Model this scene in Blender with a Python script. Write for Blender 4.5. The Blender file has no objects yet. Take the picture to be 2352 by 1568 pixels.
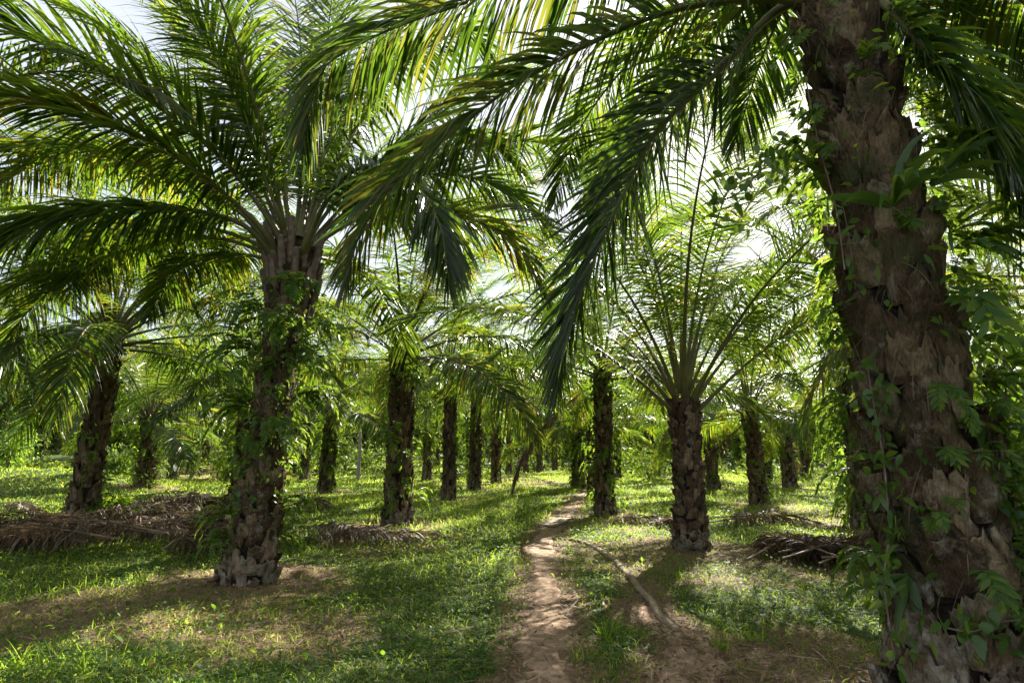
import bpy, math
import numpy as np
from math import radians as R, sin, cos, tan, pi

# ------------------------------------------------------------------ scene, camera, sky, sun
S = bpy.context.scene
COL = S.collection
PITCH = R(10.1); CAMZ = 1.6; FPX = 1437.0          # focal length in pixels of a 2352 x 1568 picture
cam_d = bpy.data.cameras.new('camera'); cam = bpy.data.objects.new('camera', cam_d); COL.objects.link(cam)
cam.location = (0, 0, CAMZ); cam.rotation_euler = (pi/2 + PITCH, 0, 0)
cam_d.sensor_width = 36; cam_d.lens = 22.0; cam_d.clip_start = 0.05; cam_d.clip_end = 3000
S.camera = cam
SUN_EL, SUN_AZ = R(32.3), R(24.1)                  # azimuth to the right of the view direction (+Y)
W = bpy.data.worlds.new('World'); S.world = W; W.use_nodes = True
wn = W.node_tree.nodes; wl = W.node_tree.links
sky = wn.new('ShaderNodeTexSky'); sky.sky_type = 'NISHITA'; sky.sun_disc = False
sky.sun_elevation = SUN_EL; sky.sun_rotation = SUN_AZ; sky.air_density = 1.0; sky.dust_density = 1.2; sky.ozone_density = 1.0
cl_t = wn.new('ShaderNodeTexCoord'); cl_n = wn.new('ShaderNodeTexNoise'); cl_n.inputs['Scale'].default_value = 2.2; cl_n.inputs['Detail'].default_value = 5
cl_r = wn.new('ShaderNodeMapRange'); cl_r.inputs[1].default_value = .35; cl_r.inputs[2].default_value = .7; cl_r.inputs[3].default_value = .5; cl_r.inputs[4].default_value = .9
cl_m = wn.new('ShaderNodeMix'); cl_m.data_type = 'RGBA'; cl_m.inputs[7].default_value = (4.9, 5.05, 5.3, 1)     # thin bright cloud over the blue
wl.new(cl_t.outputs['Generated'], cl_n.inputs['Vector']); wl.new(cl_n.outputs['Fac'], cl_r.inputs[0]); wl.new(cl_r.outputs[0], cl_m.inputs[0]); wl.new(sky.outputs[0], cl_m.inputs[6])
wl.new(cl_m.outputs[2], wn['Background'].inputs[0]); wn['Background'].inputs[1].default_value = 0.05
sd = bpy.data.lights.new('sun', 'SUN'); sun = bpy.data.objects.new('sun_lamp', sd); COL.objects.link(sun)
sd.energy = 5.0; sd.angle = R(0.53); sd.color = (1.0, 0.94, 0.83)
SUNDIR = np.array([sin(SUN_AZ)*cos(SUN_EL), cos(SUN_AZ)*cos(SUN_EL), sin(SUN_EL)])
from mathutils import Vector
sun.rotation_euler = Vector(SUNDIR).to_track_quat('Z', 'Y').to_euler()
S.view_settings.view_transform = 'Standard'; S.view_settings.look = 'None'
S.view_settings.exposure = 2.15; S.view_settings.gamma = 1.0
S.render.engine = 'CYCLES'
cy = S.cycles
cy.use_denoising = True; cy.use_adaptive_sampling = True; cy.adaptive_threshold = 0.02
cy.max_bounces = 7; cy.diffuse_bounces = 4; cy.glossy_bounces = 2; cy.transmission_bounces = 4; cy.transparent_max_bounces = 4
cy.caustics_reflective = False; cy.caustics_refractive = False
cy.sample_clamp_indirect = 6.0

# ------------------------------------------------------------------ helpers
rng = np.random.default_rng(7)
def ray(px, py):
    x = (px - 1176)/FPX; u = (784 - py)/FPX
    return np.array([x, cos(PITCH) - u*sin(PITCH), sin(PITCH) + u*cos(PITCH)])
def P(px, py, Y):                                  # the point on a sight line at forward distance Y
    d = ray(px, py); return np.array([0, 0, CAMZ]) + d*(Y/d[1])
def G(px, py):                                     # the point where a sight line meets level ground
    d = ray(px, py); t = -CAMZ/d[2]; return np.array([d[0]*t, d[1]*t, 0.0])
def nrm(v): return v/np.maximum(np.linalg.norm(v, axis=-1, keepdims=True), 1e-9)
_tab = np.random.default_rng(3).random((256, 256))
def vnoise(x, y, s=1.0):                           # value noise, 0..1
    x = np.asarray(x)/s + 57.3; y = np.asarray(y)/s + 91.7
    xi = np.floor(x).astype(int); yi = np.floor(y).astype(int); fx = x - xi; fy = y - yi
    fx = fx*fx*(3-2*fx); fy = fy*fy*(3-2*fy)
    a = _tab[xi & 255, yi & 255]; b = _tab[(xi+1) & 255, yi & 255]; c = _tab[xi & 255, (yi+1) & 255]; d = _tab[(xi+1) & 255, (yi+1) & 255]
    return (a*(1-fx)+b*fx)*(1-fy) + (c*(1-fx)+d*fx)*fy
def sstep(a, b, x):
    t = np.clip((x-a)/(b-a), 0, 1); return t*t*(3-2*t)
def gz(x, y):                                      # the height of the ground
    x = np.asarray(x, float); y = np.asarray(y, float)
    z = 0.10*(vnoise(x, y, 3.1)-0.5)*sstep(3, 9, np.hypot(x, y)) + 0.04*(vnoise(x, y, 0.8)-0.5)
    z = z + 0.055*np.maximum(y-42, 0)*sstep(5, -25, x) + 0.035*np.maximum(y-60, 0)
    z = z + 1.0*np.exp(-((x+21)/5)**2 - ((y-27)/5)**2)
    return z

def mesh(name, V, F, attrs=None, smooth=False):
    V = np.asarray(V, np.float32).reshape(-1, 3); F = np.asarray(F, np.int32).reshape(-1, 4)
    me = bpy.data.meshes.new(name)
    me.vertices.add(len(V)); me.vertices.foreach_set('co', V.ravel())
    me.loops.add(F.size); me.loops.foreach_set('vertex_index', F.ravel())
    me.polygons.add(len(F)); me.polygons.foreach_set('loop_start', np.arange(len(F), dtype=np.int32)*4)
    if smooth: me.polygons.foreach_set('use_smooth', np.ones(len(F), bool))
    for k, a in (attrs or {}).items():
        me.attributes.new(k, 'FLOAT', 'POINT').data.foreach_set('value', np.asarray(a, np.float32).ravel())
    me.update(calc_edges=True); me.validate()
    return me
def obj(name, me, mat=None, parent=None):
    o = bpy.data.objects.new(name, me); COL.objects.link(o)
    if mat is not None and me is not None and not me.materials: me.materials.append(mat)
    if parent is not None: o.parent = parent
    return o
def tag(o, label=None, cat=None, group=None, kind=None):
    if label: o['label'] = label
    if cat: o['category'] = cat
    if group: o['group'] = group
    if kind: o['kind'] = kind
    return o
def thing(name, label, cat, loc=(0, 0, 0), rz=0, group=None):
    o = bpy.data.objects.new(name, None); COL.objects.link(o); o.empty_display_size = 0.2
    o.location = [float(c) for c in loc]; o.rotation_euler = (0, 0, rz)
    return tag(o, label, cat, group)

class Geo:                                         # collects quads with one random value per leaf
    def __init__(s): s.V = []; s.F = []; s.A = []; s.n = 0
    def add(s, V, F, a):
        V = np.asarray(V).reshape(-1, 3); s.V.append(V); s.F.append(np.asarray(F).reshape(-1, 4) + s.n)
        s.A.append(np.broadcast_to(np.asarray(a, float), (len(V),)) if np.ndim(a) == 0 else np.asarray(a).ravel()); s.n += len(V)
    def mesh(s, name, smooth=False):
        return mesh(name, np.concatenate(s.V), np.concatenate(s.F), {'var': np.concatenate(s.A)}, smooth)
    def data(s): return np.concatenate(s.V), np.concatenate(s.F), np.concatenate(s.A)

LANCE = {2: [.55, 1, .08], 3: [.5, 1, .75, .05], 4: [.45, 1, .95, .62, .04], 5: [.35, .9, 1, .85, .5, .04], 8: [.3, .6, .85, 1, 1, .9, .7, .4, .04]}
def strips(geo, base, d, w, L, wid, droop, var, K=4, prof=None, fold=0.0):
    """leaf blades: base, direction, width direction, length, width and sag of each."""
    N = len(base); pr = prof or LANCE[K]
    d = nrm(d); p = base.copy(); nc = 3 if fold else 2
    V = np.zeros((N, K+1, nc, 3)); step = (L/K)[:, None]
    for k in range(K+1):
        ww = nrm(w - d*np.sum(w*d, 1, keepdims=True)); h = (wid*0.5*pr[k])[:, None]
        if fold:
            nn = np.cross(d, ww); V[:, k, 0] = p - ww*h; V[:, k, 1] = p - nn*h*fold; V[:, k, 2] = p + ww*h
        else:
            V[:, k, 0] = p - ww*h; V[:, k, 1] = p + ww*h
        d = d.copy(); d[:, 2] -= droop*(k+0.6)/K/K*2.0; d = nrm(d); p = p + d*step
    idx = np.arange(N*(K+1)*nc).reshape(N, K+1, nc)
    fs = [np.stack([idx[:, :-1, j], idx[:, :-1, j+1], idx[:, 1:, j+1], idx[:, 1:, j]], -1).reshape(-1, 4) for j in range(nc-1)]
    geo.add(V, np.concatenate(fs), np.repeat(var, (K+1)*nc))
def tube(geo, pts, rad, n=6, var=0.5, flat=1.0, up=None):
    pts = np.asarray(pts, float); rad = np.broadcast_to(np.asarray(rad, float), (len(pts),))
    T = nrm(np.gradient(pts, axis=0)); ref = np.array([0, 0, 1.0]) if up is None else np.asarray(up, float)
    if abs(np.mean(T @ ref)) > 0.9 and up is None: ref = np.array([0, 1.0, 0])
    s = nrm(np.cross(T, ref)); b = np.cross(s, T); a = np.arange(n)/n*2*pi
    V = pts[:, None] + (s[:, None]*np.cos(a)[None, :, None] + b[:, None]*np.sin(a)[None, :, None]*flat)*rad[:, None, None]
    idx = np.arange(len(pts)*n).reshape(len(pts), n); j = (np.arange(n)+1) % n
    geo.add(V, np.stack([idx[:-1], idx[:-1][:, j], idx[1:][:, j], idx[1:]], -1), var)
    # round the ends off
    for e, sg in ((0, -1), (len(pts)-1, 1)):
        ring = V[e]; c = ring.mean(0); cap = np.concatenate([ring, c + (ring-c)*0.5 + T[e]*rad[e]*0.35*sg]); q = np.arange(n)
        if n == 6:
            F = np.stack([q, (q+1) % n, (q+1) % n + n, q+n], -1); F = np.concatenate([F, [[6, 7, 8, 9], [6, 9, 10, 11]]])
            geo.add(cap, F if sg > 0 else F[:, ::-1], var)
def spline(pts, n):                                # Catmull-Rom through points, resampled evenly
    p = np.asarray(pts, float); p = np.concatenate([[2*p[0]-p[1]], p, [2*p[-1]-p[-2]]]); out = []
    for i in range(1, len(p)-2):
        for t in np.linspace(0, 1, 12, endpoint=False):
            a, b, c, d = p[i-1:i+3]
            out.append(0.5*((2*b) + (c-a)*t + (2*a-5*b+4*c-d)*t*t + (3*b-a-3*c+d)*t**3))
    out.append(p[-2]); out = np.array(out); s = np.concatenate([[0], np.cumsum(np.linalg.norm(np.diff(out, axis=0), axis=1))])
    q = np.linspace(0, s[-1], n); return np.stack([np.interp(q, s, out[:, k]) for k in range(3)], 1)

def frond(pts, rg, n=95, Lm=0.95, wid=0.045, K=4, pet=0.17, droop=0.8, roll=0.0, plume=0.45, rib=0.035, fold=0.0, side=None, sag_base=0.0, ribn=6, missing=0.04, asym=0.0, rb0=1.0):
    """leaflets and midrib of one palm or fern frond along the curve pts."""
    pts = np.asarray(pts, float); M = len(pts); T = nrm(np.gradient(pts, axis=0))
    if side is None:
        h = pts[-1]-pts[0]; h[2] = 0
        if np.linalg.norm(h) < 1e-3: h = np.array([1.0, 0, 0])
        side = np.array([h[1], -h[0], 0])
    side = nrm(np.asarray(side, float)); Sd = nrm(side - T*(T@side)[:, None]); N = np.cross(Sd, T)
    if roll:
        rr = (roll*np.linspace(0.3, 1, M))[:, None]; Sd, N = Sd*np.cos(rr)+N*np.sin(rr), N*np.cos(rr)-Sd*np.sin(rr)
    leaf = Geo(); ribg = Geo()
    s = np.linspace(0, 1, M)
    for sg in (-1, 1):
        u = np.linspace(pet, 0.995, n) + rg.normal(0, 0.25/n, n); u = u[rg.random(n) > missing]; u = np.clip(u, 0.01, 1); m = len(u)
        ip = lambda A: np.stack([np.interp(u, s, A[:, k]) for k in range(3)], 1)
        b, t, sd, nn = ip(pts), nrm(ip(T)), nrm(ip(Sd)), nrm(ip(N))
        q = (u-pet)/(1-pet)
        fa = np.interp(q, [0, .3, .8, 1], [1.25, 1.0, .70, .30]) + rg.normal(0, .07, m)
        el = np.where(rg.random(m) < .5, plume, -plume*0.35) + rg.normal(0, .16, m)
        d = sd*(sg*np.sin(fa)*np.cos(el))[:, None] + t*np.cos(fa)[:, None] + nn*(np.sin(fa)*np.sin(el))[:, None]
        d[:, 2] -= sag_base*np.sin(fa)
        L = Lm*np.interp(q, [0, .08, .3, .6, .85, 1], [.35, .62, .95, 1.0, .72, .42])*rg.uniform(.85, 1.08, m)*(1+asym*sg)
        w = t*0.8 + nn*(rg.normal(0, .35, m) - 0.35)[:, None]
        dr = droop*rg.uniform(.55, 1.4, m)*np.interp(q, [0, .6, 1], [1.1, 1, .7])
        strips(leaf, b, d, w, L, wid*rg.uniform(.75, 1.15, m)*np.interp(q, [0, .15, .8, 1], [.6, 1, .9, .6]), dr, rg.random(m), K=K, fold=fold)
    tube(ribg, pts, rib*np.interp(s, [0, .03, .15, .5, 1], [1.9*rb0, 1.5*rb0, 1.0, .55, .12]), n=ribn, var=rg.random(), flat=0.7, up=None)
    return leaf, ribg

# ------------------------------------------------------------------ materials
def nodes(name):
    m = bpy.data.materials.new(name); m.use_nodes = True; t = m.node_tree; t.nodes.clear()
    out = t.nodes.new('ShaderNodeOutputMaterial'); return m, t, out
def nd(t, kind, **kw):
    n = t.nodes.new(kind)
    for k, v in kw.items(): setattr(n, k, v)
    return n
def ramp(t, stops, src=None):
    r = nd(t, 'ShaderNodeValToRGB'); e = r.color_ramp.elements
    while len(e) < len(stops): e.new(0.5)
    for i, (p, c) in enumerate(stops): e[i].position = p; e[i].color = (*c, 1)
    if src is not None: t.links.new(src, r.inputs[0])
    return r
def leaf_mat(name, refl, trans, mix=0.5, rough=0.38, spec=0.5, obj_var=0.5):
    """a thin leaf: a glossy green face and light let through, both varied leaf by leaf."""
    m, t, out = nodes(name); L = t.links.new
    at = nd(t, 'ShaderNodeAttribute', attribute_name='var'); oi = nd(t, 'ShaderNodeObjectInfo')
    geo = nd(t, 'ShaderNodeNewGeometry'); noi = nd(t, 'ShaderNodeTexNoise'); noi.inputs['Scale'].default_value = 1.7
    tc = nd(t, 'ShaderNodeTexCoord'); L(tc.outputs['Object'], noi.inputs['Vector'])
    ad = nd(t, 'ShaderNodeMath', operation='MULTIPLY_ADD'); L(oi.outputs['Random'], ad.inputs[0]); ad.inputs[1].default_value = obj_var; ad.inputs[2].default_value = -obj_var/2
    a2 = nd(t, 'ShaderNodeMath', operation='ADD'); L(at.outputs['Fac'], a2.inputs[0]); L(ad.outputs[0], a2.inputs[1])
    a3 = nd(t, 'ShaderNodeMath', operation='MULTIPLY_ADD'); L(noi.outputs['Fac'], a3.inputs[0]); a3.inputs[1].default_value = 0.5; a3.inputs[2].default_value = -0.25
    a4 = nd(t, 'ShaderNodeMath', operation='ADD', use_clamp=True); L(a2.outputs[0], a4.inputs[0]); L(a3.outputs[0], a4.inputs[1])
    rc = ramp(t, refl, a4.outputs[0]); tr = ramp(t, trans, a4.outputs[0])
    pb = nd(t, 'ShaderNodeBsdfPrincipled'); L(rc.outputs[0], pb.inputs['Base Color']); pb.inputs['Roughness'].default_value = rough; pb.inputs['Specular IOR Level'].default_value = spec
    tl = nd(t, 'ShaderNodeBsdfTranslucent'); L(tr.outputs[0], tl.inputs[0])
    mx = nd(t, 'ShaderNodeMixShader'); mx.inputs[0].default_value = mix; L(pb.outputs[0], mx.inputs[1]); L(tl.outputs[0], mx.inputs[2]); L(mx.outputs[0], out.inputs[0])
    return m
M_palm = leaf_mat('palm_leaflets', [(0, (.014, .034, .008)), (.5, (.024, .054, .010)), (.9, (.040, .072, .014)), (1, (.09, .08, .024))],
                  [(0, (.09, .165, .010)), (.45, (.160, .285, .014)), (.90, (.30, .38, .02)), (1, (.42, .36, .03))], 0.44, .36, .55)
M_palm_shade = leaf_mat('palm_leaflets_painted_shade', [(0, (.012, .030, .008)), (.5, (.022, .050, .010)), (.92, (.036, .066, .013)), (1, (.08, .07, .025))],
                  [(0, (.06, .11, .008)), (.45, (.095, .19, .012)), (.90, (.19, .28, .018)), (1, (.28, .28, .03))], 0.40, .36, .55)  # palm leaflets again, crown shade put into the colour: darker, letting less light through
M_fern = leaf_mat('fern_leaves', [(0, (.030, .075, .012)), (.6, (.050, .115, .018)), (1, (.09, .14, .02))],
                  [(0, (.18, .32, .025)), (.5, (.28, .45, .03)), (1, (.42, .50, .04))], 0.5, .5, .35)
M_strap = leaf_mat('strap_leaves', [(0, (.035, .085, .016)), (1, (.07, .14, .03))], [(0, (.20, .34, .03)), (1, (.34, .45, .04))], 0.42, .34, .5)
M_grass = leaf_mat('grass_blades', [(0, (.040, .085, .014)), (.6, (.070, .135, .02)), (.92, (.12, .16, .03)), (1, (.28, .22, .09))],
                   [(0, (.28, .44, .03)), (.6, (.46, .62, .05)), (.92, (.60, .61, .09)), (1, (.55, .42, .14))], 0.55, .6, .15)
M_herb = leaf_mat('herb_leaves', [(0, (.034, .080, .016)), (.6, (.055, .115, .022)), (.95, (.10, .15, .035)), (1, (.22, .14, .05))],
                  [(0, (.20, .36, .03)), (.6, (.30, .46, .04)), (1, (.45, .48, .06))], 0.48, .6, .18)
M_dead = leaf_mat('dead_leaflets', [(0, (.045, .028, .019)), (.5, (.090, .060, .042)), (1, (.20, .145, .105))], [(0, (.10, .06, .03)), (1, (.22, .15, .08))], 0.22, .6, .3)
M_litter = leaf_mat('litter_leaves', [(0, (.10, .060, .032)), (.5, (.20, .13, .070)), (1, (.36, .27, .16))], [(0, (.12, .07, .03)), (1, (.24, .16, .07))], 0.2, .7, .2)

def solid(name, stops, scale=8.0, rough=.8, bump=0.4, stretch=(1, 1, 1), bdist=0.02, detail=6):
    m, t, out = nodes(name); L = t.links.new
    tc = nd(t, 'ShaderNodeTexCoord'); mp = nd(t, 'ShaderNodeMapping'); mp.inputs['Scale'].default_value = stretch; L(tc.outputs['Object'], mp.inputs[0])
    n = nd(t, 'ShaderNodeTexNoise'); n.inputs['Scale'].default_value = scale; n.inputs['Detail'].default_value = detail; n.inputs['Roughness'].default_value = .65; L(mp.outputs[0], n.inputs['Vector'])
    r = ramp(t, stops, n.outputs['Fac']); b = nd(t, 'ShaderNodeBsdfPrincipled'); b.inputs['Roughness'].default_value = rough; b.inputs['Specular IOR Level'].default_value = .25
    L(r.outputs[0], b.inputs['Base Color']); bp = nd(t, 'ShaderNodeBump'); bp.inputs['Strength'].default_value = bump; bp.inputs['Distance'].default_value = bdist
    L(n.outputs['Fac'], bp.inputs['Height']); L(bp.outputs[0], b.inputs['Normal']); L(b.outputs[0], out.inputs[0])
    return m
M_rib = solid('palm_midrib', [(.3, (.075, .080, .026)), (.6, (.14, .125, .045)), (.8, (.20, .155, .075))], 3, .45, .15)
M_ribdead = solid('dead_midrib', [(.3, (.11, .075, .05)), (.55, (.20, .145, .10)), (.8, (.34, .27, .20))], 9, .75, .5)
M_wood = solid('weathered_wood', [(.3, (.13, .095, .06)), (.5, (.24, .18, .12)), (.75, (.35, .28, .195))], 9, .85, .9, (1, 1, 1), .02, 10)
M_branch = solid('branch_bark', [(.3, (.08, .055, .04)), (.6, (.19, .14, .10)), (.8, (.32, .26, .20))], 12, .85, .6)
M_path = solid('trodden_earth', [(.25, (.18, .110, .066)), (.5, (.27, .175, .11)), (.72, (.44, .32, .21))], 9, .95, .9, (1, 1, 1), .035, 12)
M_pale = solid('pale_bark', [(.3, (.22, .19, .16)), (.6, (.40, .36, .31)), (.8, (.52, .48, .42))], 10, .85, .4)

def trunk_mat():
    m, t, out = nodes('palm_trunk_boots'); L = t.links.new
    v = nd(t, 'ShaderNodeAttribute', attribute_name='var'); g = nd(t, 'ShaderNodeAttribute', attribute_name='gap'); hh = nd(t, 'ShaderNodeAttribute', attribute_name='low')
    tc = nd(t, 'ShaderNodeTexCoord'); n = nd(t, 'ShaderNodeTexNoise'); n.inputs['Scale'].default_value = 9; n.inputs['Detail'].default_value = 8; n.inputs['Roughness'].default_value = .7; L(tc.outputs['Object'], n.inputs['Vector'])
    mp = nd(t, 'ShaderNodeMapping'); mp.inputs['Scale'].default_value = (1, 1, .22); L(tc.outputs['Object'], mp.inputs[0])
    n2 = nd(t, 'ShaderNodeTexNoise'); n2.inputs['Scale'].default_value = 60; n2.inputs['Detail'].default_value = 4; L(mp.outputs[0], n2.inputs['Vector'])
    bc = ramp(t, [(0, (.050, .033, .019)), (.4, (.108, .073, .044)), (.75, (.180, .128, .080)), (1, (.27, .205, .138))], v.outputs['Fac'])
    n5 = nd(t, 'ShaderNodeMath', operation='MULTIPLY_ADD'); L(n2.outputs['Fac'], n5.inputs[0]); n5.inputs[1].default_value = .6; L(n.outputs['Fac'], n5.inputs[2])
    mot = ramp(t, [(.58, (.30, .27, .24)), (.80, (.9, .86, .80)), (1.0, (1.6, 1.5, 1.4))], n5.outputs[0])
    mu = nd(t, 'ShaderNodeMix', data_type='RGBA', blend_type='MULTIPLY'); mu.inputs[0].default_value = .85; L(bc.outputs[0], mu.inputs[6]); L(mot.outputs[0], mu.inputs[7])
    # grey-white lichen, mostly low on the trunk
    n3 = nd(t, 'ShaderNodeTexNoise'); n3.inputs['Scale'].default_value = 5; n3.inputs['Detail'].default_value = 9; n3.inputs['Roughness'].default_value = .75; L(tc.outputs['Object'], n3.inputs['Vector'])
    lk = nd(t, 'ShaderNodeMath', operation='MULTIPLY_ADD'); L(hh.outputs['Fac'], lk.inputs[0]); lk.inputs[1].default_value = .13; L(n3.outputs['Fac'], lk.inputs[2])
    lr = ramp(t, [(.56, (0, 0, 0)), (.72, (.9, .9, .9))], lk.outputs[0])
    lm = nd(t, 'ShaderNodeMix', data_type='RGBA'); L(lr.outputs[0], lm.inputs[0]); L(mu.outputs[2], lm.inputs[6]); lm.inputs[7].default_value = (.36, .32, .25, 1)
    # moss
    n4 = nd(t, 'ShaderNodeTexNoise'); n4.inputs['Scale'].default_value = 3.3; n4.inputs['Detail'].default_value = 6; L(tc.outputs['Object'], n4.inputs['Vector'])
    mr = ramp(t, [(.52, (0, 0, 0)), (.68, (.75, .75, .75))], n4.outputs['Fac'])
    mm = nd(t, 'ShaderNodeMix', data_type='RGBA'); L(mr.outputs[0], mm.inputs[0]); L(lm.outputs[2], mm.inputs[6]); mm.inputs[7].default_value = (.045, .055, .018, 1)
    # black fibre matting between the frond bases
    gr = ramp(t, [(.45, (0, 0, 0)), (.8, (1, 1, 1))], g.outputs['Fac'])
    gm = nd(t, 'ShaderNodeMix', data_type='RGBA'); L(gr.outputs[0], gm.inputs[0]); L(mm.outputs[2], gm.inputs[6]); gm.inputs[7].default_value = (.022, .016, .011, 1)
    b = nd(t, 'ShaderNodeBsdfPrincipled'); b.inputs['Roughness'].default_value = .85; b.inputs['Specular IOR Level'].default_value = .2; L(gm.outputs[2], b.inputs['Base Color'])
    sm = nd(t, 'ShaderNodeMath', operation='ADD'); L(n.outputs['Fac'], sm.inputs[0]); L(n2.outputs['Fac'], sm.inputs[1])
    bp = nd(t, 'ShaderNodeBump'); bp.inputs['Strength'].default_value = .9; bp.inputs['Distance'].default_value = .035; L(sm.outputs[0], bp.inputs['Height']); L(bp.outputs[0], b.inputs['Normal'])
    L(b.outputs[0], out.inputs[0]); return m
M_trunk = trunk_mat()

def ground_mat():
    m, t, out = nodes('plantation_ground'); L = t.links.new
    a = nd(t, 'ShaderNodeAttribute', attribute_name='bare'); tc = nd(t, 'ShaderNodeTexCoord')
    def noise(sc, det=8, ro=.65):
        n = nd(t, 'ShaderNodeTexNoise'); n.inputs['Scale'].default_value = sc; n.inputs['Detail'].default_value = det; n.inputs['Roughness'].default_value = ro; L(tc.outputs['Object'], n.inputs['Vector']); return n
    n1, n2, n3 = noise(1.1), noise(26, 6, .8), noise(7)
    soil = ramp(t, [(.3, (.080, .050, .030)), (.5, (.17, .110, .066)), (.62, (.25, .18, .105)), (.8, (.36, .28, .17))], n2.outputs['Fac'])
    green = ramp(t, [(.3, (.020, .035, .009)), (.5, (.040, .068, .015)), (.75, (.075, .095, .026))], n2.outputs['Fac'])
    ad = nd(t, 'ShaderNodeMath', operation='MULTIPLY_ADD'); L(n1.outputs['Fac'], ad.inputs[0]); ad.inputs[1].default_value = .9; L(a.outputs['Fac'], ad.inputs[2])
    ad2 = nd(t, 'ShaderNodeMath', operation='MULTIPLY_ADD'); L(n3.outputs['Fac'], ad2.inputs[0]); ad2.inputs[1].default_value = .5; L(ad.outputs[0], ad2.inputs[2])
    fr = ramp(t, [(.74, (0, 0, 0)), (1.0, (1, 1, 1))], ad2.outputs[0])
    mx = nd(t, 'ShaderNodeMix', data_type='RGBA'); L(fr.outputs[0], mx.inputs[0]); L(green.outputs[0], mx.inputs[6]); L(soil.outputs[0], mx.inputs[7])
    b = nd(t, 'ShaderNodeBsdfPrincipled'); b.inputs['Roughness'].default_value = .95; b.inputs['Specular IOR Level'].default_value = .15; L(mx.outputs[2], b.inputs['Base Color'])
    bp = nd(t, 'ShaderNodeBump'); bp.inputs['Strength'].default_value = .8; bp.inputs['Distance'].default_value = .03; L(n2.outputs['Fac'], bp.inputs['Height']); L(bp.outputs[0], b.inputs['Normal'])
    L(b.outputs[0], out.inputs[0]); return m
M_ground = ground_mat()

# ------------------------------------------------------------------ where the palms stand (picture column, foot row, crown column, crown row, radius)
PALMS = [
 ('hero_right', 2228, 1632, 1930, -30, .36), ('hero_left', 575, 1335, 680, 600, .30),
 ('a', 185, 1210, 255, 770, .30), ('b', 915, 1205, 928, 800, .32), ('c', 1585, 1255, 1568, 915, .29), ('d', 1391, 1180, 1385, 850, .27),
 ('e', 750, 1130, 765, 930, .34), ('f', 1030, 1150, 1035, 850, .24), ('g', 1088, 1126, 1095, 900, .27), ('h', 1140, 1110, 1140, 930, .27),
 ('i', 1168, 1096, 1172, 900, .20), ('j', 1330, 1122, 1325, 900, .29), ('k', 1360, 1142, 1355, 960, .18), ('l', 1640, 1126, 1625, 960, .27),
 ('m', 1745, 1157, 1722, 945, .28), ('n', 1815, 1118, 1795, 960, .32), ('o', 330, 1132, 345, 960, .35), ('p', 548, 1158, 575, 880, .33),
 ('q', 2000, 1210, 1935, 640, .36), ('r', 700, 1100, 705, 940, .29), ('s', 1850, 1092, 1840, 950, .35), ('t', 55, 1060, 72, 945, .45),
 ('u', 470, 1085, 474, 955, .30), ('v', 980, 1102, 985, 930, .27), ('w', 1240, 1085, 1240, 950, .25), ('x', 1275, 1080, 1275, 955, .25),
 ('y', 1208, 1086, 1206, 960, .22), ('z', 1560, 1098, 1550, 950, .27)]
PALM_XY = np.array([G(p[1], p[2])[:2] for p in PALMS])

# ------------------------------------------------------------------ ground and path
PATH = [(1240, 1640, 100), (1248, 1568, 82), (1252, 1480, 64), (1254, 1400, 48), (1254, 1330, 36), (1250, 1275, 31), (1246, 1243, 30), (1266, 1216, 26), (1291, 1186, 22), (1318, 1160, 18), (1338, 1142, 14), (1350, 1128, 8)]
def gpath(rows, n):
    c = spline([G(a, b) for a, b, _ in rows], n)
    w = [h/FPX*np.hypot(G(a, b)[1], 1.6) for a, b, h in rows]
    s0 = np.concatenate([[0], np.cumsum([np.linalg.norm(G(*rows[i+1][:2])-G(*rows[i][:2])) for i in range(len(rows)-1)])])
    return c, np.interp(np.linspace(0, s0[-1], n), s0, w)
pc, pw = gpath(PATH, 420)
PATCH = [(1590, 1660, 115), (1585, 1568, 75), (1590, 1500, 58), (1565, 1455, 38), (1500, 1420, 40), (1460, 1385, 25)]
qc, qw = gpath(PATCH, 60)
TRAIL = [(1262, 1238, 36), (1340, 1248, 34), (1410, 1275, 30), (1450, 1315, 28), (1500, 1385, 26), (1545, 1440, 26)]
tc_, tw_ = gpath(TRAIL, 60)
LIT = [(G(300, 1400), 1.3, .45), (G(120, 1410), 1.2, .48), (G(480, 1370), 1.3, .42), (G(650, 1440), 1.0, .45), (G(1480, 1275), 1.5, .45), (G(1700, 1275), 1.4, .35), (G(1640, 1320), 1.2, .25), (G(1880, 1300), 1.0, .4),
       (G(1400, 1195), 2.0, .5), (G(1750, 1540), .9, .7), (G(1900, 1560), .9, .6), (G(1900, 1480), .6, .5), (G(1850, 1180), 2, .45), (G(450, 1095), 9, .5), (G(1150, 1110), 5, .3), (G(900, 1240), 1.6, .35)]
def strip_mask(x, y, c, w, soft):
    m = np.full(x.shape, 9.0)
    for i in range(0, len(c), 2): m = np.minimum(m, (np.hypot(x-c[i, 0], y-c[i, 1]) - w[i])/soft)
    return np.clip(1-m, 0, 1)
def bare(x, y):
    x = np.asarray(x, float); y = np.asarray(y, float); wob = 0.5*(vnoise(x, y, .45)-.5)
    b = strip_mask(x, y, pc, pw*(.55+.5*vnoise(pc[:, 0], pc[:, 1], .35)), .34); b = np.maximum(b, strip_mask(x, y, qc, qw, .30)*.95); b = np.maximum(b, strip_mask(x, y, tc_, tw_*.6, .25)*.7)
    for (px, py), p in zip(PALM_XY, PALMS):
        d = np.hypot(x-px, y-py); b = np.maximum(b, .72*(1-sstep(.7, 1.7, d + wob)))
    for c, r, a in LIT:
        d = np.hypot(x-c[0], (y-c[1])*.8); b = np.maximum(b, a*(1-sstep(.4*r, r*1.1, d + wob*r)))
    return np.clip(b, 0, 1)
def axis(lo, hi, n, k):
    t = np.linspace(math.asinh(lo*k), math.asinh(hi*k), n); return np.sinh(t)/k
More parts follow.
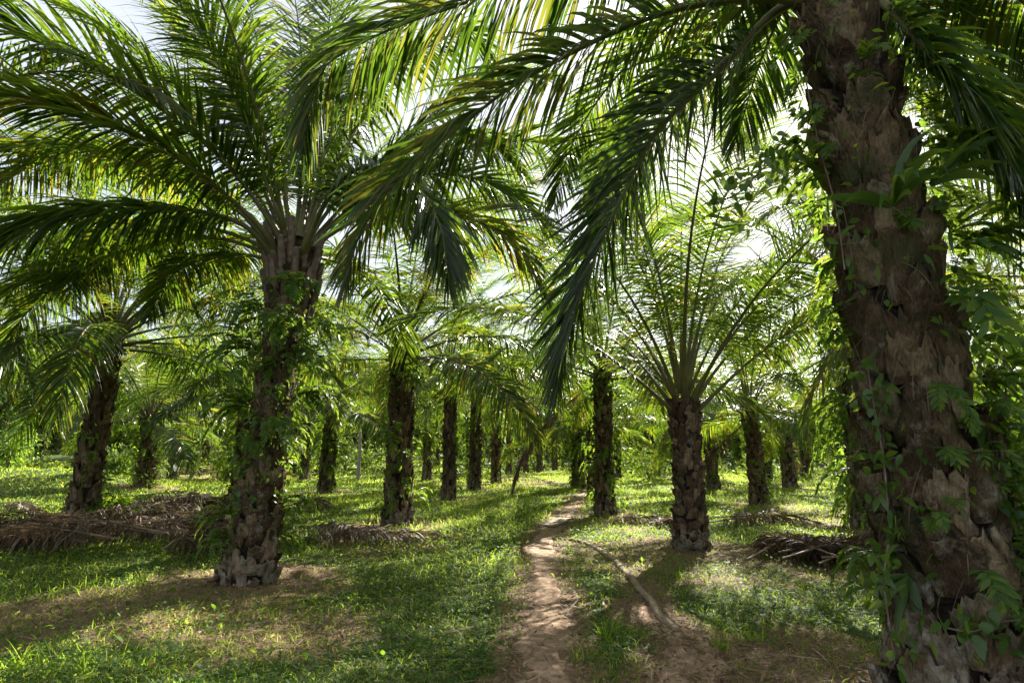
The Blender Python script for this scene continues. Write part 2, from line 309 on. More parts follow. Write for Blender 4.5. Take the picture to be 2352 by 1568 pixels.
gx = axis(-400, 400, 520, .35); gy = np.concatenate([np.linspace(-60, 2.0, 20)[:-1], 2.0 + axis(0, 900, 560, .16)])
X, Y = np.meshgrid(gx, gy); nb = bare(X, Y)
idx = np.arange(X.size).reshape(X.shape)
gm = mesh('ground', np.stack([X, Y, gz(X, Y)], -1), np.stack([idx[:-1, :-1], idx[:-1, 1:], idx[1:, 1:], idx[1:, :-1]], -1), {'bare': nb}, True)
tag(obj('ground', gm, M_ground), kind='structure')
def sheet(name, c, w, mat, lift, na=31):
    T = nrm(np.gradient(c, axis=0)); s = np.stack([T[:, 1], -T[:, 0], 0*T[:, 0]], 1); a = np.linspace(-1, 1, na)
    ww = w*(1+.5*(vnoise(c[:, 0]*1.0, c[:, 1], .5)-.5)); ed = 1+.4*(vnoise(c[:, 1], c[:, 0], .21)-.5)
    V = c[:, None] + s[:, None]*(a[None, :, None]*(ww*ed)[:, None, None]); V[..., 2] = gz(V[..., 0], V[..., 1]) + lift - .03*np.abs(a)[None, :]**6 - .012*(1-a[None, :]**2) + .030*(vnoise(V[..., 0], V[..., 1], .16)-.5) + .014*(vnoise(V[..., 0], V[..., 1], .05)-.5)
    ix = np.arange(V.shape[0]*na).reshape(V.shape[0], na)
    return obj(name, mesh(name, V, np.stack([ix[:-1, :-1], ix[:-1, 1:], ix[1:, 1:], ix[1:, :-1]], -1), None, True), mat)
tag(sheet('path', pc, pw*.86, M_path, .022), kind='structure')
tag(sheet('trodden_patch', qc, qw*.8, M_path, .020), kind='structure')

# ------------------------------------------------------------------ palm trunks
def trunk_mesh(name, cl, rad, rg, na=80, nz=160, per_m=30, w=.26, ln=.50, th=.05, jut=.07, low=1.3, K=12, C=11, butt=.5):
    """cl: centreline points (foot to crown); a fibrous stem carrying the broken bases of old fronds in a golden-angle spiral."""
    c = spline(cl, nz); ds = np.linalg.norm(np.diff(c, axis=0), axis=1).sum(); zz = np.linspace(0, ds, nz)
    Rr = np.interp(np.linspace(0, 1, nz), np.linspace(0, 1, len(rad)), rad)
    Tn = nrm(np.gradient(c, axis=0)); sx = nrm(np.cross(np.array([0, 1.0, 0]), Tn)); sy = np.cross(Tn, sx)
    def at(z, a, r):                               # a point r out from the stem at height z, angle a
        f = lambda A: np.stack([np.interp(z, zz, A[:, k]) for k in range(3)], -1)
        return f(c) + f(sx)*(np.cos(a)*r)[..., None] + f(sy)*(np.sin(a)*r)[..., None]
    tha = np.arange(na)/na*2*pi; Z, A = np.meshgrid(zz, tha, indexing='ij')
    V = at(Z, A, Rr[:, None]*.97 + .05*(vnoise(A*Rr[:, None], Z*.5, .05)-.5) + .03*(vnoise(A*Rr[:, None], Z, .02)-.5))
    ix = np.arange(nz*na).reshape(nz, na); j = (np.arange(na)+1) % na
    Vs = [V.reshape(-1, 3)]; Fs = [np.stack([ix[:-1], ix[:-1][:, j], ix[1:][:, j], ix[1:]], -1).reshape(-1, 4)]
    var = [np.full(nz*na, .3)]; gap = [np.full(nz*na, 1.0)]; lw = [np.clip(1-Z/low, 0, 1).ravel()]; nn = nz*na
    n = int(per_m*(ds+.25)); nx_ = int(per_m*.45); tt = np.linspace(-1, 1, C-2); tt = np.concatenate([[-1.02], tt, [1.02]]); ss = np.linspace(0, 1, K)
    for i in range(n + nx_):
        z0 = (i/per_m - .25 if i < n else rg.uniform(-.2, .35)) + rg.normal(0, .05); a0 = i*2.39996 + rg.normal(0, .16); lo_ = np.clip(1 - z0/low, 0, 1)
        l = ln*rg.uniform(.65, 1.25)*(1-.25*lo_); wd = w*rg.uniform(.7, 1.2)*(1+.1*lo_); q = rg.random()*50; ju = jut*rg.uniform(.2, 1.5); sk = rg.normal(0, .12); t_ = th*rg.uniform(.7, 1.3)
        SS, TT = np.meshgrid(ss, tt, indexing='ij'); tc = np.clip(TT, -1, 1)
        top = 1 - .32*vnoise(tc*2.2 + q, tc*0 + q, .33) - .10*vnoise(tc*6 + q, tc*0, .3) - .16*tc**2
        z = z0 + SS*l*top; prof = np.interp(SS, [0, .25, .6, 1], [.75, 1, .92, .70 + .2*rg.random()])
        R0 = np.interp(z, zz, Rr); du = tc*wd/2*prof*(1+.18*(vnoise(SS*3 + q, np.sign(tc)*7 + q, .4)-.5)) + sk*SS*l
        r = R0 - .01 + ju*SS**1.3 + t_*np.sqrt(np.clip(1-tc**2*.92, 0, 1))*np.interp(SS, [0, .15, 1], [.4, .9, 1])
        r = r + .18*w*(vnoise(du*9 + q, z*3.5, .35)-.5) + .014*(vnoise(du*30 + q, z*5, .3)-.5)
        r = np.where(np.abs(TT) > 1.01, R0 - .04, r)
        Vg = at(z, a0 + du/np.interp(z, zz, Rr), r)
        rows = [Vg]; zt, rt = z[-1], r[-1]
        rows.append(at(zt - .012, a0 + du[-1]*.94/R0[-1], rt - t_*.5)[None]); rows.append(at(zt - .05, a0 + du[-1]*.9/R0[-1], R0[-1] - .04)[None])
        Vg = np.concatenate(rows); m = K+2; ix = np.arange(m*C).reshape(m, C) + nn
        Vs.append(Vg.reshape(-1, 3)); Fs.append(np.stack([ix[:-1, :-1], ix[:-1, 1:], ix[1:, 1:], ix[1:, :-1]], -1).reshape(-1, 4))
        g_ = np.zeros((m, C)); g_[:, 0] = g_[:, -1] = .9; g_[K:] = .62; g_[K+1] = 1; gap.append(g_.ravel()); var.append(np.full(m*C, rg.random())); lw.append(np.full(m*C, lo_)); nn += m*C
    return mesh(name, np.concatenate(Vs), np.concatenate(Fs), {'var': np.concatenate(var), 'gap': np.concatenate(gap), 'low': np.concatenate(lw)}, True)

# ------------------------------------------------------------------ frond library (base at the origin, pointing along +X)
def arc(e0, D, L, M=34, bend=0.0, pw_=1.5, tw=0.0):
    s = np.linspace(0, 1, M); e = R(e0) - R(D)*s**pw_; az = bend*s**2
    d = np.stack([np.cos(e)*np.cos(az), np.cos(e)*np.sin(az), np.sin(e)], 1)*(L/(M-1)); p = np.cumsum(d, 0); return np.concatenate([[[0, 0, 0]], p[:-1]])
CLASSES = [(84, 40, 5.0), (75, 58, 5.6), (65, 72, 6.0), (54, 82, 6.0), (42, 90, 5.8), (28, 86, 5.5), (14, 72, 5.0), (-2, 52, 4.4), (-38, 42, 4.4)]
LIB = {}
for ci, (e0, D, L) in enumerate(CLASSES):
    for v in range(3):
        rg = np.random.default_rng(100 + ci*7 + v)
        pts = arc(e0 + rg.normal(0, 2), D*rg.uniform(.85, 1.15), L*rg.uniform(.93, 1.05), bend=rg.normal(0, .16), pw_=rg.uniform(1.3, 1.8))
        lf, rb = frond(pts, rg, n=(128 if v < 2 else 150), Lm=.95, wid=(.034 if v < 2 else .027), K=4, droop=.45 + .07*ci, roll=rg.normal(0, .35), plume=.36 if ci < 8 else .1, side=(0, -1, 0), sag_base=.035*ci, missing=.06)
        l2, r2 = frond(pts, rg, n=42, Lm=.98, wid=.095, K=3, droop=.45 + .07*ci, roll=rg.normal(0, .3), plume=.36, side=(0, -1, 0), sag_base=.035*ci, missing=.06, ribn=4)
        mf = lf.mesh('frond_leaflets'); mr = rb.mesh('frond_midrib', True)
        mf.materials.append(M_dead if ci == 8 else M_palm); mr.materials.append(M_ribdead if ci == 8 else M_rib)
        LIB[ci, v] = (mf, mr, l2.data(), r2.data())
def add_frond(palm, ci, v, az, loc, sc, tilt=0.0, rx=0.0):
    mf, mr = LIB[ci, v][:2]
    o = obj('frond', mf, None, palm); o.location = loc; o.rotation_euler = (rx, tilt, az); o.scale = (sc, sc, sc)
    obj('midrib', mr, None, o)
    if ci == 8: o['label'] = 'brown dead frond hanging against the trunk'
    return o
def crown(palm, top, n, sc, rg, lo=0, hi=7, dead=0, ry=.20, thin=False):
    a0 = rg.random()*6.28
    for i in range(n):
        q = i/max(n-1, 1); ci = int(round(lo + (hi-lo)*q**.8)); az = a0 + i*2.39996 + rg.normal(0, .15)
        r = ry*(.35+.65*q)
        add_frond(palm, min(ci, 7), 2 if thin else int(rg.integers(2)), az, (top[0]+r*cos(az), top[1]+r*sin(az), top[2] + .25 - .55*q), sc*rg.uniform(.88, 1.08), rg.normal(0, .07), rg.normal(0, .10))
    for i in range(dead):
        az = rg.random()*6.28; add_frond(palm, 8, int(rg.integers(2)), az, (top[0]+ry*cos(az), top[1]+ry*sin(az), top[2]-.35), sc*rg.uniform(.7, .95), rg.normal(0, .1), 0)
def hero_frond(palm, rows, Y0, Y1, rg, origin, mat=None, **kw):
    n = len(rows); pts = np.array([P(a, b, Y0 + (Y1-Y0)*(i/(n-1))) for i, (a, b) in enumerate(rows)]) - origin
    lf, rb = frond(spline(pts, 40), rg, **kw)
    o = obj('frond', lf.mesh('frond_leaflets'), mat or M_palm, palm); obj('midrib', rb.mesh('frond_midrib', True), M_rib, o); return o

# ferns and leaves on the trunks
def fern_geo(g, base, out, rg, nf=6, L=.45, pin=.075, npin=15, spread=1.0, wid=None, K=2, up=.35, dr=1.3):
    ribs = g
    for _ in range(nf):
        d = nrm(np.asarray(out, float)*1.2 + rg.normal(0, .45, 3)*spread + np.array([0, 0, up + rg.normal(0, .3)])); l = L*rg.uniform(.6, 1.15); M = 12
        p = [np.asarray(base, float)]; dd = d.copy()
        for k in range(M-1):
            dd = nrm(dd + np.array([0, 0, -dr*(k+1)/M*.28])); p.append(p[-1] + dd*l/(M-1))
        lf, rb = frond(np.array(p), rg, n=npin, Lm=pin*rg.uniform(.85, 1.15), wid=wid or pin*.30, K=K, pet=.12, droop=.25, plume=.12, rib=.0035, ribn=3, missing=.03)
        g.add(*lf.data()); V, F, A = rb.data(); g.add(V, F, A)
def fern_cover_mesh(name, H, r, rg, nclump=46, leaves=420, lo=.05):
    g = Geo()
    for _ in range(nclump):
        a = rg.random()*6.28; z = H*(lo + (1-lo)*rg.random()**.75); d = np.array([cos(a), sin(a), 0])
        fern_geo(g, d*(r*1.12) + [0, 0, z], d, rg, nf=int(rg.integers(2, 5)), L=rg.uniform(.40, .85), pin=rg.uniform(.09, .14), npin=10, wid=.036)
    n = leaves; a = rg.random(n)*6.28; z = H*(.02 + .98*rg.random(n)); k_ = vnoise(np.cos(a)*1.5 + nclump, z + np.sin(a)*1.5, .55) > .42; a, z = a[k_], z[k_]; n = len(a); d = np.stack([np.cos(a), np.sin(a), 0*a], 1)
    b = d*(r*rg.uniform(1.0, 1.5, n))[:, None]; b[:, 2] = z
    strips(g, b, d + rg.normal(0, .5, (n, 3)), rg.normal(0, 1, (n, 3)), rg.uniform(.05, .22, n), rg.uniform(.02, .085, n), rg.uniform(.5, 2, n), rg.random(n), K=3)
    return g.mesh(name)

TV = [trunk_mesh('palm_trunk', [(0, 0, -.15), (.03, .02, 1.2), (0, .03, 2.4), (.02, 0, 3.6)], [.36, .295, .265, .255, .255, .265, .285], np.random.default_rng(20+i), 70, 120, per_m=72, w=.165, ln=.36, th=.045, jut=.05, low=1.0, K=9, C=9) for i in range(3)]
for m_ in TV: m_.materials.append(M_trunk)
FC = [fern_cover_mesh('fern_cover', 3.5, .30, np.random.default_rng(40+i), (24, 80, 48, 105)[i], (260, 900, 480, 1100)[i]) for i in range(4)]
for m_ in FC: m_.materials.append(M_fern)

def std_palm(label, foot, top, r, seed, nfr=26, sc=1.0, lo=0, hi=7, dead=1, ferns=True, cover=None, group='oil palms of the plantation', cat='palm tree', thin=False):
    rg = np.random.default_rng(seed); foot = np.asarray(foot, float).copy(); foot[2] = gz(foot[0], foot[1])
    t = thing('oil_palm', label, cat, foot, 0, group); h = top - foot
    tr = obj('trunk', TV[seed % 3], None, t)
    tr.scale = (r/.34, r/.34, h[2]/3.6)
    ax = Vector(h); rot = Vector((0, 0, 1)).rotation_difference(ax)
    tr.rotation_mode = 'QUATERNION'; rz = rg.random()*6.28
    from mathutils import Quaternion
    q = rot @ Quaternion((0, 0, 1), rz); tr.rotation_quaternion = q
    if ferns:
        fc = obj('fern_cover', FC[seed % 4 if cover is None else cover], None, t); fc.scale = (r/.34*1.02, r/.34*1.02, h[2]/3.6); fc.rotation_mode = 'QUATERNION'; fc.rotation_quaternion = rot @ Quaternion((0, 0, 1), rz+1)
    crown(t, h, nfr, sc, rg, lo, hi, dead, r*.62, thin)
    return t

INFO = {  # label, fronds, frond scale, first class, last class, dead fronds, distance hint
 'a': ('oil palm leaning right behind the long heap of dead fronds', 34, 1.12, 0, 7, 0),
 'b': ('oil palm with a bare dark trunk standing just right of the big left palm', 21, 1.0, 0, 7, 0),
 'c': ('stocky young oil palm with stems fanning upward, right of the dirt path', 20, 1.06, 0, 4, 0),
 'd': ('oil palm standing right beside the bend of the dirt path, pale mottled foot', 19, 1.0, 0, 7, 1),
 'e': ('leaf draped oil palm between the big left palm and the bare dark trunk', 24, .95, 0, 7, 0),
 'f': ('slim oil palm immediately right of the bare dark trunk', 22, .9, 0, 7, 0),
 'g': ('oil palm with speckled trunk, second to the right of the bare dark trunk', 22, .9, 0, 7, 0),
 'h': ('oil palm in the middle distance with a dead frond heap beside its foot', 22, .9, 0, 7, 0),
 'i': ('thin pale oil palm trunk just left of the picture centre in the far rows', 20, .9, 0, 7, 0),
 'j': ('oil palm thickly hung with bright ferns, behind the path bend palm', 22, .9, 0, 7, 1),
 'k': ('slender dark oil palm squeezed between the ferny palm and the palm at the path bend', 18, .8, 0, 7, 0),
 'l': ('short oil palm leaning left, just right of the stocky young palm', 22, .9, 0, 7, 1),
 'm': ('dark oil palm leaning left in open grass, midway between young palm and huge trunk', 24, .9, 0, 7, 1),
 'n': ('short leaning oil palm in the rear, right of the dark leaning one', 24, .9, 1, 7, 1),
 'o': ('ivy covered oil palm beyond the left heap, right of the leaning palm', 26, 1.0, 0, 7, 0),
 'p': ('ferny oil palm half hidden behind the trunk of the big left palm', 24, .95, 0, 7, 0),
 'q': ('oil palm smothered in bright ferns, right behind the huge foreground trunk', 20, .95, 0, 7, 1),
 'r': ('small fern clad oil palm between the big left palm and the leaf draped one', 20, .9, 0, 7, 1),
 's': ('brown trunked oil palm in the rear, left of the huge foreground trunk', 22, .9, 1, 7, 1),
 't': ('oil palm with orange brown trunk on the raised bank at the left edge', 24, .95, 0, 6, 0),
 'u': ('low oil palm in front of the bare reddish slope at left', 20, .85, 1, 7, 1),
 'v': ('vine wrapped oil palm in the rear, just behind the bare dark trunk', 20, .9, 0, 7, 1),
 'w': ('dark thin oil palm at the very centre of the rear rows', 18, .9, 0, 7, 0),
 'x': ('rear oil palm above the far end of the dirt path', 18, .9, 0, 7, 0),
 'y': ('mottled rear oil palm left of the very centre trunk', 18, .9, 0, 7, 0),
 'z': ('rear oil palm hidden behind the stems of the stocky young palm', 20, .9, 0, 7, 1)}
for k, p in enumerate(PALMS[2:]):
    nm, px, py, cx, cyy, r = p; f = G(px, py); lab, nf, sc, lo, hi, dead = INFO[nm]; thin_ = nm == 'c'
    top = P(cx, cyy, f[1]); std_palm(lab, f, top, r, 300+k, nf, sc, lo, hi, dead, ferns=nm not in 'c', thin=thin_, cover=(3 if nm in 'jqo' else 1 if nm in 'eprv' else 2 if nm in 'dhlu' else 0))

# palms just outside the frame whose fronds reach into it
for lab, x, y, h, r, sd_ in [('oil palm beyond the left edge, its frond tips hanging in the top left corner', -9.6, 7.4, 4.6, .34, 411), ('oil palm beyond the right edge, its dense fronds filling the right side', 9.2, 9.5, 4.3, .36, 412),
                             ('oil palm behind the right edge foliage, further back in the same row', 13.5, 16.5, 4.2, .36, 413), ('oil palm beyond the left edge behind the dead frond heap', -14.8, 13.5, 3.6, .36, 414)]:
    std_palm(lab, (x, y, 0), np.array([x+.2, y, h]), r, sd_, 16, 1.05, 0, 7, 0)

def trunk_point(cl, z, px_off, r):                 # a point on the near trunk's surface, seen from the camera: offset -1 (left edge) .. 1 (right edge)
    c = np.array(cl); x = np.interp(z, c[:, 2], c[:, 0]); y = np.interp(z, c[:, 2], c[:, 1]); a = px_off*pi/2
    v = nrm(np.array([x, y, 0.0])); s = np.array([v[1], -v[0], 0]); out = s*sin(a) - v*cos(a); return np.array([x, y, z]) + out*r, out
# ------------------------------------------------------------------ the huge palm in the right foreground
rgR = np.random.default_rng(51)
footR = G(2228, 1632); YR = footR[1]
clR = [P(2236, 1650, YR) - [0, 0, .15], P(2212, 1568, YR), P(2190, 1300, YR), P(2118, 1000, YR), P(2064, 700, YR), P(2000, 400, YR), P(1940, 100, YR), P(1905, -60, YR), P(1890, -170, YR)]
oR = np.array([footR[0], footR[1], 0.0])
big = thing('oil_palm', 'huge oil palm in the right foreground with a thick shaggy trunk', 'palm tree', oR, 0, 'oil palms of the plantation')
obj('trunk', trunk_mesh('palm_trunk', np.array(clR)-oR, [.44, .33, .285, .23, .205, .175, .21], rgR, 200, 500, per_m=36, w=.25, ln=.52, th=.070, jut=.085, low=1.7, K=18, C=17), M_trunk, big)
g = Geo(); n = 420; zz_ = rgR.uniform(.3, 5.0, n); aa = rgR.uniform(-1.1, 1.1, n); pp, oo = zip(*[trunk_point(clR, z, a, .37) for z, a in zip(zz_, aa)])
strips(g, np.array(pp)-oR, np.array(oo)*.25 + rgR.normal(0, .35, (n, 3)) - [0, 0, .6], rgR.normal(0, 1, (n, 3)), rgR.uniform(.15, .5, n), np.full(n, .004), rgR.uniform(.2, 1.5, n), rgR.random(n), K=5, prof=[1, 1, 1, 1, .8, .3])
obj('fibre', g.mesh('hanging_fibre'), M_dead, big)
HK = dict(mat=M_palm_shade, n=215, Lm=.90, wid=.034, K=5, fold=.25, droop=.55, rib=.036, pet=.12, plume=.30)
hR = [([(1890, 10), (1760, -4), (1600, 12), (1480, 45), (1340, 108), (1175, 200), (1060, 290), (1000, 340), (925, 402), (855, 490), (815, 570), (797, 640)], 4.25, 5.0, dict(sag_base=.22, droop=.7)),
      ([(1870, -20), (1765, 40), (1665, 150), (1545, 262), (1490, 330), (1440, 430), (1375, 570), (1322, 710), (1293, 800), (1284, 880)], 4.35, 5.6, dict(sag_base=.10, droop=.45, Lm=.95)),
      ([(1960, -30), (2030, 10), (2085, 65), (2200, 200), (2300, 335), (2400, 480), (2480, 640)], 4.1, 3.6, dict(sag_base=.2, droop=.7)),
      ([(1890, -90), (1600, -160), (1300, -90), (1100, -5), (930, 55), (840, 95), (750, 150), (712, 250), (695, 345)], 4.3, 5.6, dict(sag_base=.4, droop=1.0, Lm=1.0)),
      ([(1950, -80), (2100, -120), (2260, -60), (2400, 60), (2500, 240)], 4.4, 5.6, dict(sag_base=.2, droop=.8)),
      ([(1950, -60), (2050, -30), (2160, 60), (2260, 200), (2340, 380)], 4.6, 7.0, dict(sag_base=.2, droop=.8)),
      ([(1900, -60), (1850, -50), (1800, 20), (1740, 160), (1690, 330)], 4.7, 7.6, dict(sag_base=.2, droop=1.0)),
      ([(1880, -120), (1700, -330), (1450, -380), (1200, -300), (1020, -170)], 4.6, 6.5, dict(sag_base=.3)),
      ([(1895, -70), (1760, -20), (1610, 110), (1490, 260), (1410, 410), (1370, 540)], 4.7, 8.2, dict(sag_base=.2, droop=.7)),
      ([(1890, -70), (1720, -45), (1545, 55), (1405, 190), (1315, 330), (1272, 470)], 4.8, 9.2, dict(sag_base=.2, droop=.6, mat=M_palm))]
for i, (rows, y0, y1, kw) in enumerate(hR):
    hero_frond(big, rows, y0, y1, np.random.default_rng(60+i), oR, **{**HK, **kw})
topR = np.array(clR[-1]) - oR
for i, (ci, az) in enumerate([(1, 1.2), (2, 2.2), (3, .3), (0, 4), (2, 5.2), (4, 4.6), (1, 3.1), (5, .9), (3, -.5)]):
    add_frond(big, ci, i % 2, az, (topR[0]+.2*cos(az), topR[1]+.2*sin(az), topR[2]+.1), .95, 0, 0)

# ------------------------------------------------------------------ the big palm left of the middle
rgL = np.random.default_rng(71)
footL = G(575, 1335); YL = footL[1]; oL = np.array([footL[0], footL[1], 0.0])
clL = [P(566, 1352, YL)-[0, 0, .12], P(580, 1250, YL), P(604, 1100, YL), P(630, 900, YL), P(652, 750, YL+.1), P(668, 640, YL+.2), P(676, 560, YL+.25)]
lp = thing('oil_palm', 'large oil palm left of the middle, fern clad slanting trunk', 'palm tree', oL, 0, 'oil palms of the plantation')
obj('trunk', trunk_mesh('palm_trunk', np.array(clL)-oL, [.33, .26, .205, .18, .165, .165, .21, .20], rgL, 140, 300, per_m=70, w=.16, ln=.38, th=.045, jut=.055, low=1.2), M_trunk, lp)
LK = dict(n=185, Lm=1.05, wid=.044, K=4, droop=.5, rib=.046, pet=.22, plume=.36)
YC = YL + .25
hL = [([(655, 600), (640, 545), (565, 430), (470, 330), (360, 245), (240, 170), (120, 110), (0, 62), (-90, 50)], YC, 6.6, dict(plume=.6, droop=.6)),
      ([(640, 600), (615, 545), (550, 475), (415, 370), (280, 300), (165, 265), (50, 225), (-60, 215)], YC-.1, 6.6, dict(sag_base=.2)),
      ([(635, 605), (605, 560), (550, 512), (440, 482), (300, 480), (150, 492), (0, 535), (-90, 580)], YC-.1, 7.0, dict(sag_base=.35, droop=.9)),
      ([(668, 600), (655, 540), (640, 490), (590, 360), (530, 210), (480, 110), (425, 30), (380, -30)], YC, 7.2, dict(plume=.5, droop=.5)),
      ([(690, 600), (700, 545), (750, 425), (810, 310), (860, 235), (925, 150), (1000, 100), (1075, 72), (1120, 110), (1140, 180)], YC+.1, 9.4, dict(sag_base=.15, droop=1.0)),
      ([(680, 600), (684, 520), (690, 440), (700, 300), (690, 100), (670, -60)], YC+.1, 10.4, dict(droop=.6)),
      ([(686, 600), (694, 530), (726, 380), (760, 200), (800, 20), (860, -80)], YC+.2, 11.2, dict(droop=.6)),
      ([(700, 605), (725, 570), (800, 510), (930, 480), (1080, 500), (1190, 570), (1260, 690)], YC+.1, 9.6, dict(sag_base=.2, droop=.8)),
      ([(640, 612), (600, 592), (545, 585), (450, 600), (385, 645), (340, 730)], YC, 10.8, dict(sag_base=.2, droop=.7, wid=.036, Lm=.8)),
      ([(660, 600), (640, 520), (560, 330), (450, 110), (360, 0), (270, -60)], YC+.1, 10.5, dict(droop=.7)),
      ([(645, 605), (600, 540), (480, 420), (330, 360), (180, 350), (40, 400), (-60, 470)], YC, 10.2, dict(sag_base=.2, droop=1.0)),
      ([(696, 600), (715, 540), (800, 430), (900, 350), (1010, 310), (1120, 330), (1200, 400)], YC+.1, 11.0, dict(sag_base=.2, droop=1.0)),
      ([(690, 605), (705, 560), (745, 470), (800, 400), (880, 380), (960, 430), (1010, 520), (1030, 640)], YC-.1, 6.9, dict(sag_base=.3, droop=1.1)),
      ([(690, 600), (706, 520), (770, 330), (880, 120), (1000, -60)], YC+.2, 10.6, {}), ([(684, 600), (692, 520), (715, 380), (745, 150), (770, -70)], YC+.1, 9.6, {}),
      ([(698, 602), (725, 545), (830, 430), (980, 280), (1120, 185), (1260, 180)], YC+.2, 10.8, dict(sag_base=.15)), ([(674, 600), (668, 530), (645, 400), (600, 150), (560, -70)], YC+.2, 10.6, {}),
      ([(658, 600), (635, 530), (560, 400), (430, 230), (280, 90), (120, 0)], YC+.1, 10.0, {}), ([(645, 604), (620, 560), (540, 480), (390, 395), (200, 335), (10, 340)], YC+.1, 9.2, dict(sag_base=.2)),
      ([(695, 604), (720, 560), (790, 490), (900, 420), (1040, 400), (1180, 450), (1270, 540)], YC+.2, 10.4, dict(sag_base=.25)),
      ([(696, 602), (735, 540), (870, 440), (1040, 350), (1220, 325), (1370, 390), (1450, 490)], YC+.2, 11.5, dict(sag_base=.2)),
      ([(640, 606), (595, 575), (480, 545), (330, 562), (180, 625), (60, 720), (20, 800)], YC-.1, 11.0, dict(sag_base=.2, droop=.7, wid=.038)),
      ([(638, 606), (590, 560), (450, 520), (280, 540), (120, 610), (-20, 700)], YC, 10.4, dict(sag_base=.25, droop=.8))]
for i, (rows, y0, y1, kw) in enumerate(hL):
    hero_frond(lp, rows, y0, y1, np.random.default_rng(80+i), oL, **{**LK, **kw})
topL = np.array(clL[-1]) - oL
for i, (ci, az) in enumerate([(0, 1.0), (1, 2.4), (3, 1.6), (4, .9), (5, 2.3), (6, 1.3), (2, 4.5)]):
    add_frond(lp, ci, i % 2, az, (topL[0]+.15*cos(az), topL[1]+.15*sin(az), topL[2]-.1), .95)
g = Geo()                                          # shaggy bases of cut fronds under the crown
for i in range(26):
    a = i*2.4; d = np.array([cos(a), sin(a), 0]); b = topL + d*.24 + [0, 0, -.9 + .9*(i/26)]
    tube(g, [b - [0, 0, .25], b + d*.07, b + d*.16 + [0, 0, .28 + .1*rgL.random()]], [.075, .06, .045], 6, rgL.random(), .6)
obj('frond_base', g.mesh('frond_base', True), M_branch, lp)

# ------------------------------------------------------------------ ferns, vines and strap leaves on the two near trunks
def fern(label, cl, z, off, r, nf, L, pin, seed, up=.35, npin=16, group='ferns rooted on the palm trunks', dr=1.3):
    rg = np.random.default_rng(seed); b, out = trunk_point(cl, z, off, r); t = thing('fern', label, 'fern', b, 0, group)
    for i in range(nf):
        g = Geo(); fern_geo(g, (0, 0, 0), out, rg, 1, L, pin, npin, .9, None, 3, up, dr); obj('frond', g.mesh('fern_frond'), M_fern, t)
    return t
def strap(label, cl, z, off, r, n, L, wid, seed, up=1.2, dr=.9, name='strap_fern', cat='fern', spread=.55):
    rg = np.random.default_rng(seed); b, out = trunk_point(cl, z, off, r); t = thing(name, label, cat, b, 0, 'strap leaved ferns on the huge trunk')
    for i in range(n):
        g = Geo(); d = nrm(out + [0, 0, up] + rg.normal(0, spread, 3))[None]; l = L*rg.uniform(.6, 1.1)
        strips(g, np.zeros((1, 3)) + d*.02, d, np.cross(d, out[None]) + rg.normal(0, .3, (1, 3)), np.array([l]), np.array([wid*rg.uniform(.75, 1.2)]), np.array([dr*rg.uniform(.4, 1.6)]), rg.random(1), K=8, fold=.25)
        obj('leaf', g.mesh('strap_leaf', True), M_strap, t)
    return t
def vine(label, pts, seed, nleaf=40, L=.11, wid=.055, spread=.10, group=None, stem=.006, hang=.6, mat=None):
    rg = np.random.default_rng(seed); p = spline(pts, max(nleaf, 12)); o = p[0].copy(); p = p-o
    t = thing('vine', label, 'vine', o, 0, group); g = Geo(); tube(g, p, stem, 5, .5); obj('stem', g.mesh('vine_stem', True), M_branch, t)
    g = Geo(); b = p[rg.integers(0, len(p), nleaf)] + rg.normal(0, spread, (nleaf, 3))*.35; d = rg.normal(0, 1, (nleaf, 3)); d[:, 1] -= .3; d[:, 2] -= hang
    strips(g, b, d, rg.normal(0, 1, (nleaf, 3)), L*rg.uniform(.6, 1.2, nleaf), wid*rg.uniform(.7, 1.2, nleaf), rg.uniform(.2, 1.2, nleaf), rg.random(nleaf), K=4, fold=.2)
    obj('foliage', g.mesh('vine_leaves'), mat or M_strap, t); return t
def trunk_cover(palm, o, cl, r, seed, n, z0, z1, leaves, lo=-1.2, hi=1.2, L=.3):
    rg = np.random.default_rng(seed); g = Geo()
    for _ in range(n):
        b, out = trunk_point(cl, rg.uniform(z0, z1), rg.uniform(lo, hi), r); fern_geo(g, b-o, out, rg, int(rg.integers(2, 5)), L*rg.uniform(.6, 1.3), rg.uniform(.05, .10), 11)
    bs, os_ = zip(*[trunk_point(cl, rg.uniform(z0, z1), rg.uniform(lo, hi), r*rg.uniform(.95, 1.2)) for _ in range(leaves)]); bs, os_ = np.array(bs)-o, np.array(os_); m = leaves
    strips(g, bs, os_ + rg.normal(0, .6, (m, 3)) - [0, 0, .3], rg.normal(0, 1, (m, 3)), rg.uniform(.05, .14, m), rg.uniform(.02, .05, m), rg.uniform(.3, 1.6, m), rg.random(m), K=3)
    obj('fern_cover', g.mesh('fern_cover'), M_fern, palm)
trunk_cover(lp, oL, clL, .27, 660, 40, .5, 4.0, 420, -1.3, 1.3, .36); trunk_cover(big, oR, clR, .37, 661, 26, .3, 4.9, 160, -1.1, 1.1, .20); trunk_cover(big, oR, clR, .38, 662, 46, .4, 4.9, 420, .55, 1.25, .42); trunk_cover(big, oR, clR, .36, 663, 14, 2.4, 4.9, 90, -1.2, -.6, .26)
zR = lambda py: P(2100, py, YR-.35)[2]
cR = clR
fern('broad green fern leaf spreading over the huge trunk, level with its middle', cR, zR(690), .50, .40, 2, .62, .19, 501, .15, 9)
fern('small pale fern sprig on the left of the huge trunk, level with its middle', cR, zR(720), -.62, .38, 2, .26, .07, 502, .3)
fern('pair of narrow fern fronds hanging on the face of the huge trunk', cR, zR(880), .22, .40, 3, .42, .075, 503, .1)
fern('drooping yellow green fern frond low on the face of the huge trunk', cR, zR(1310), .15, .44, 2, .40, .10, 504, .2)
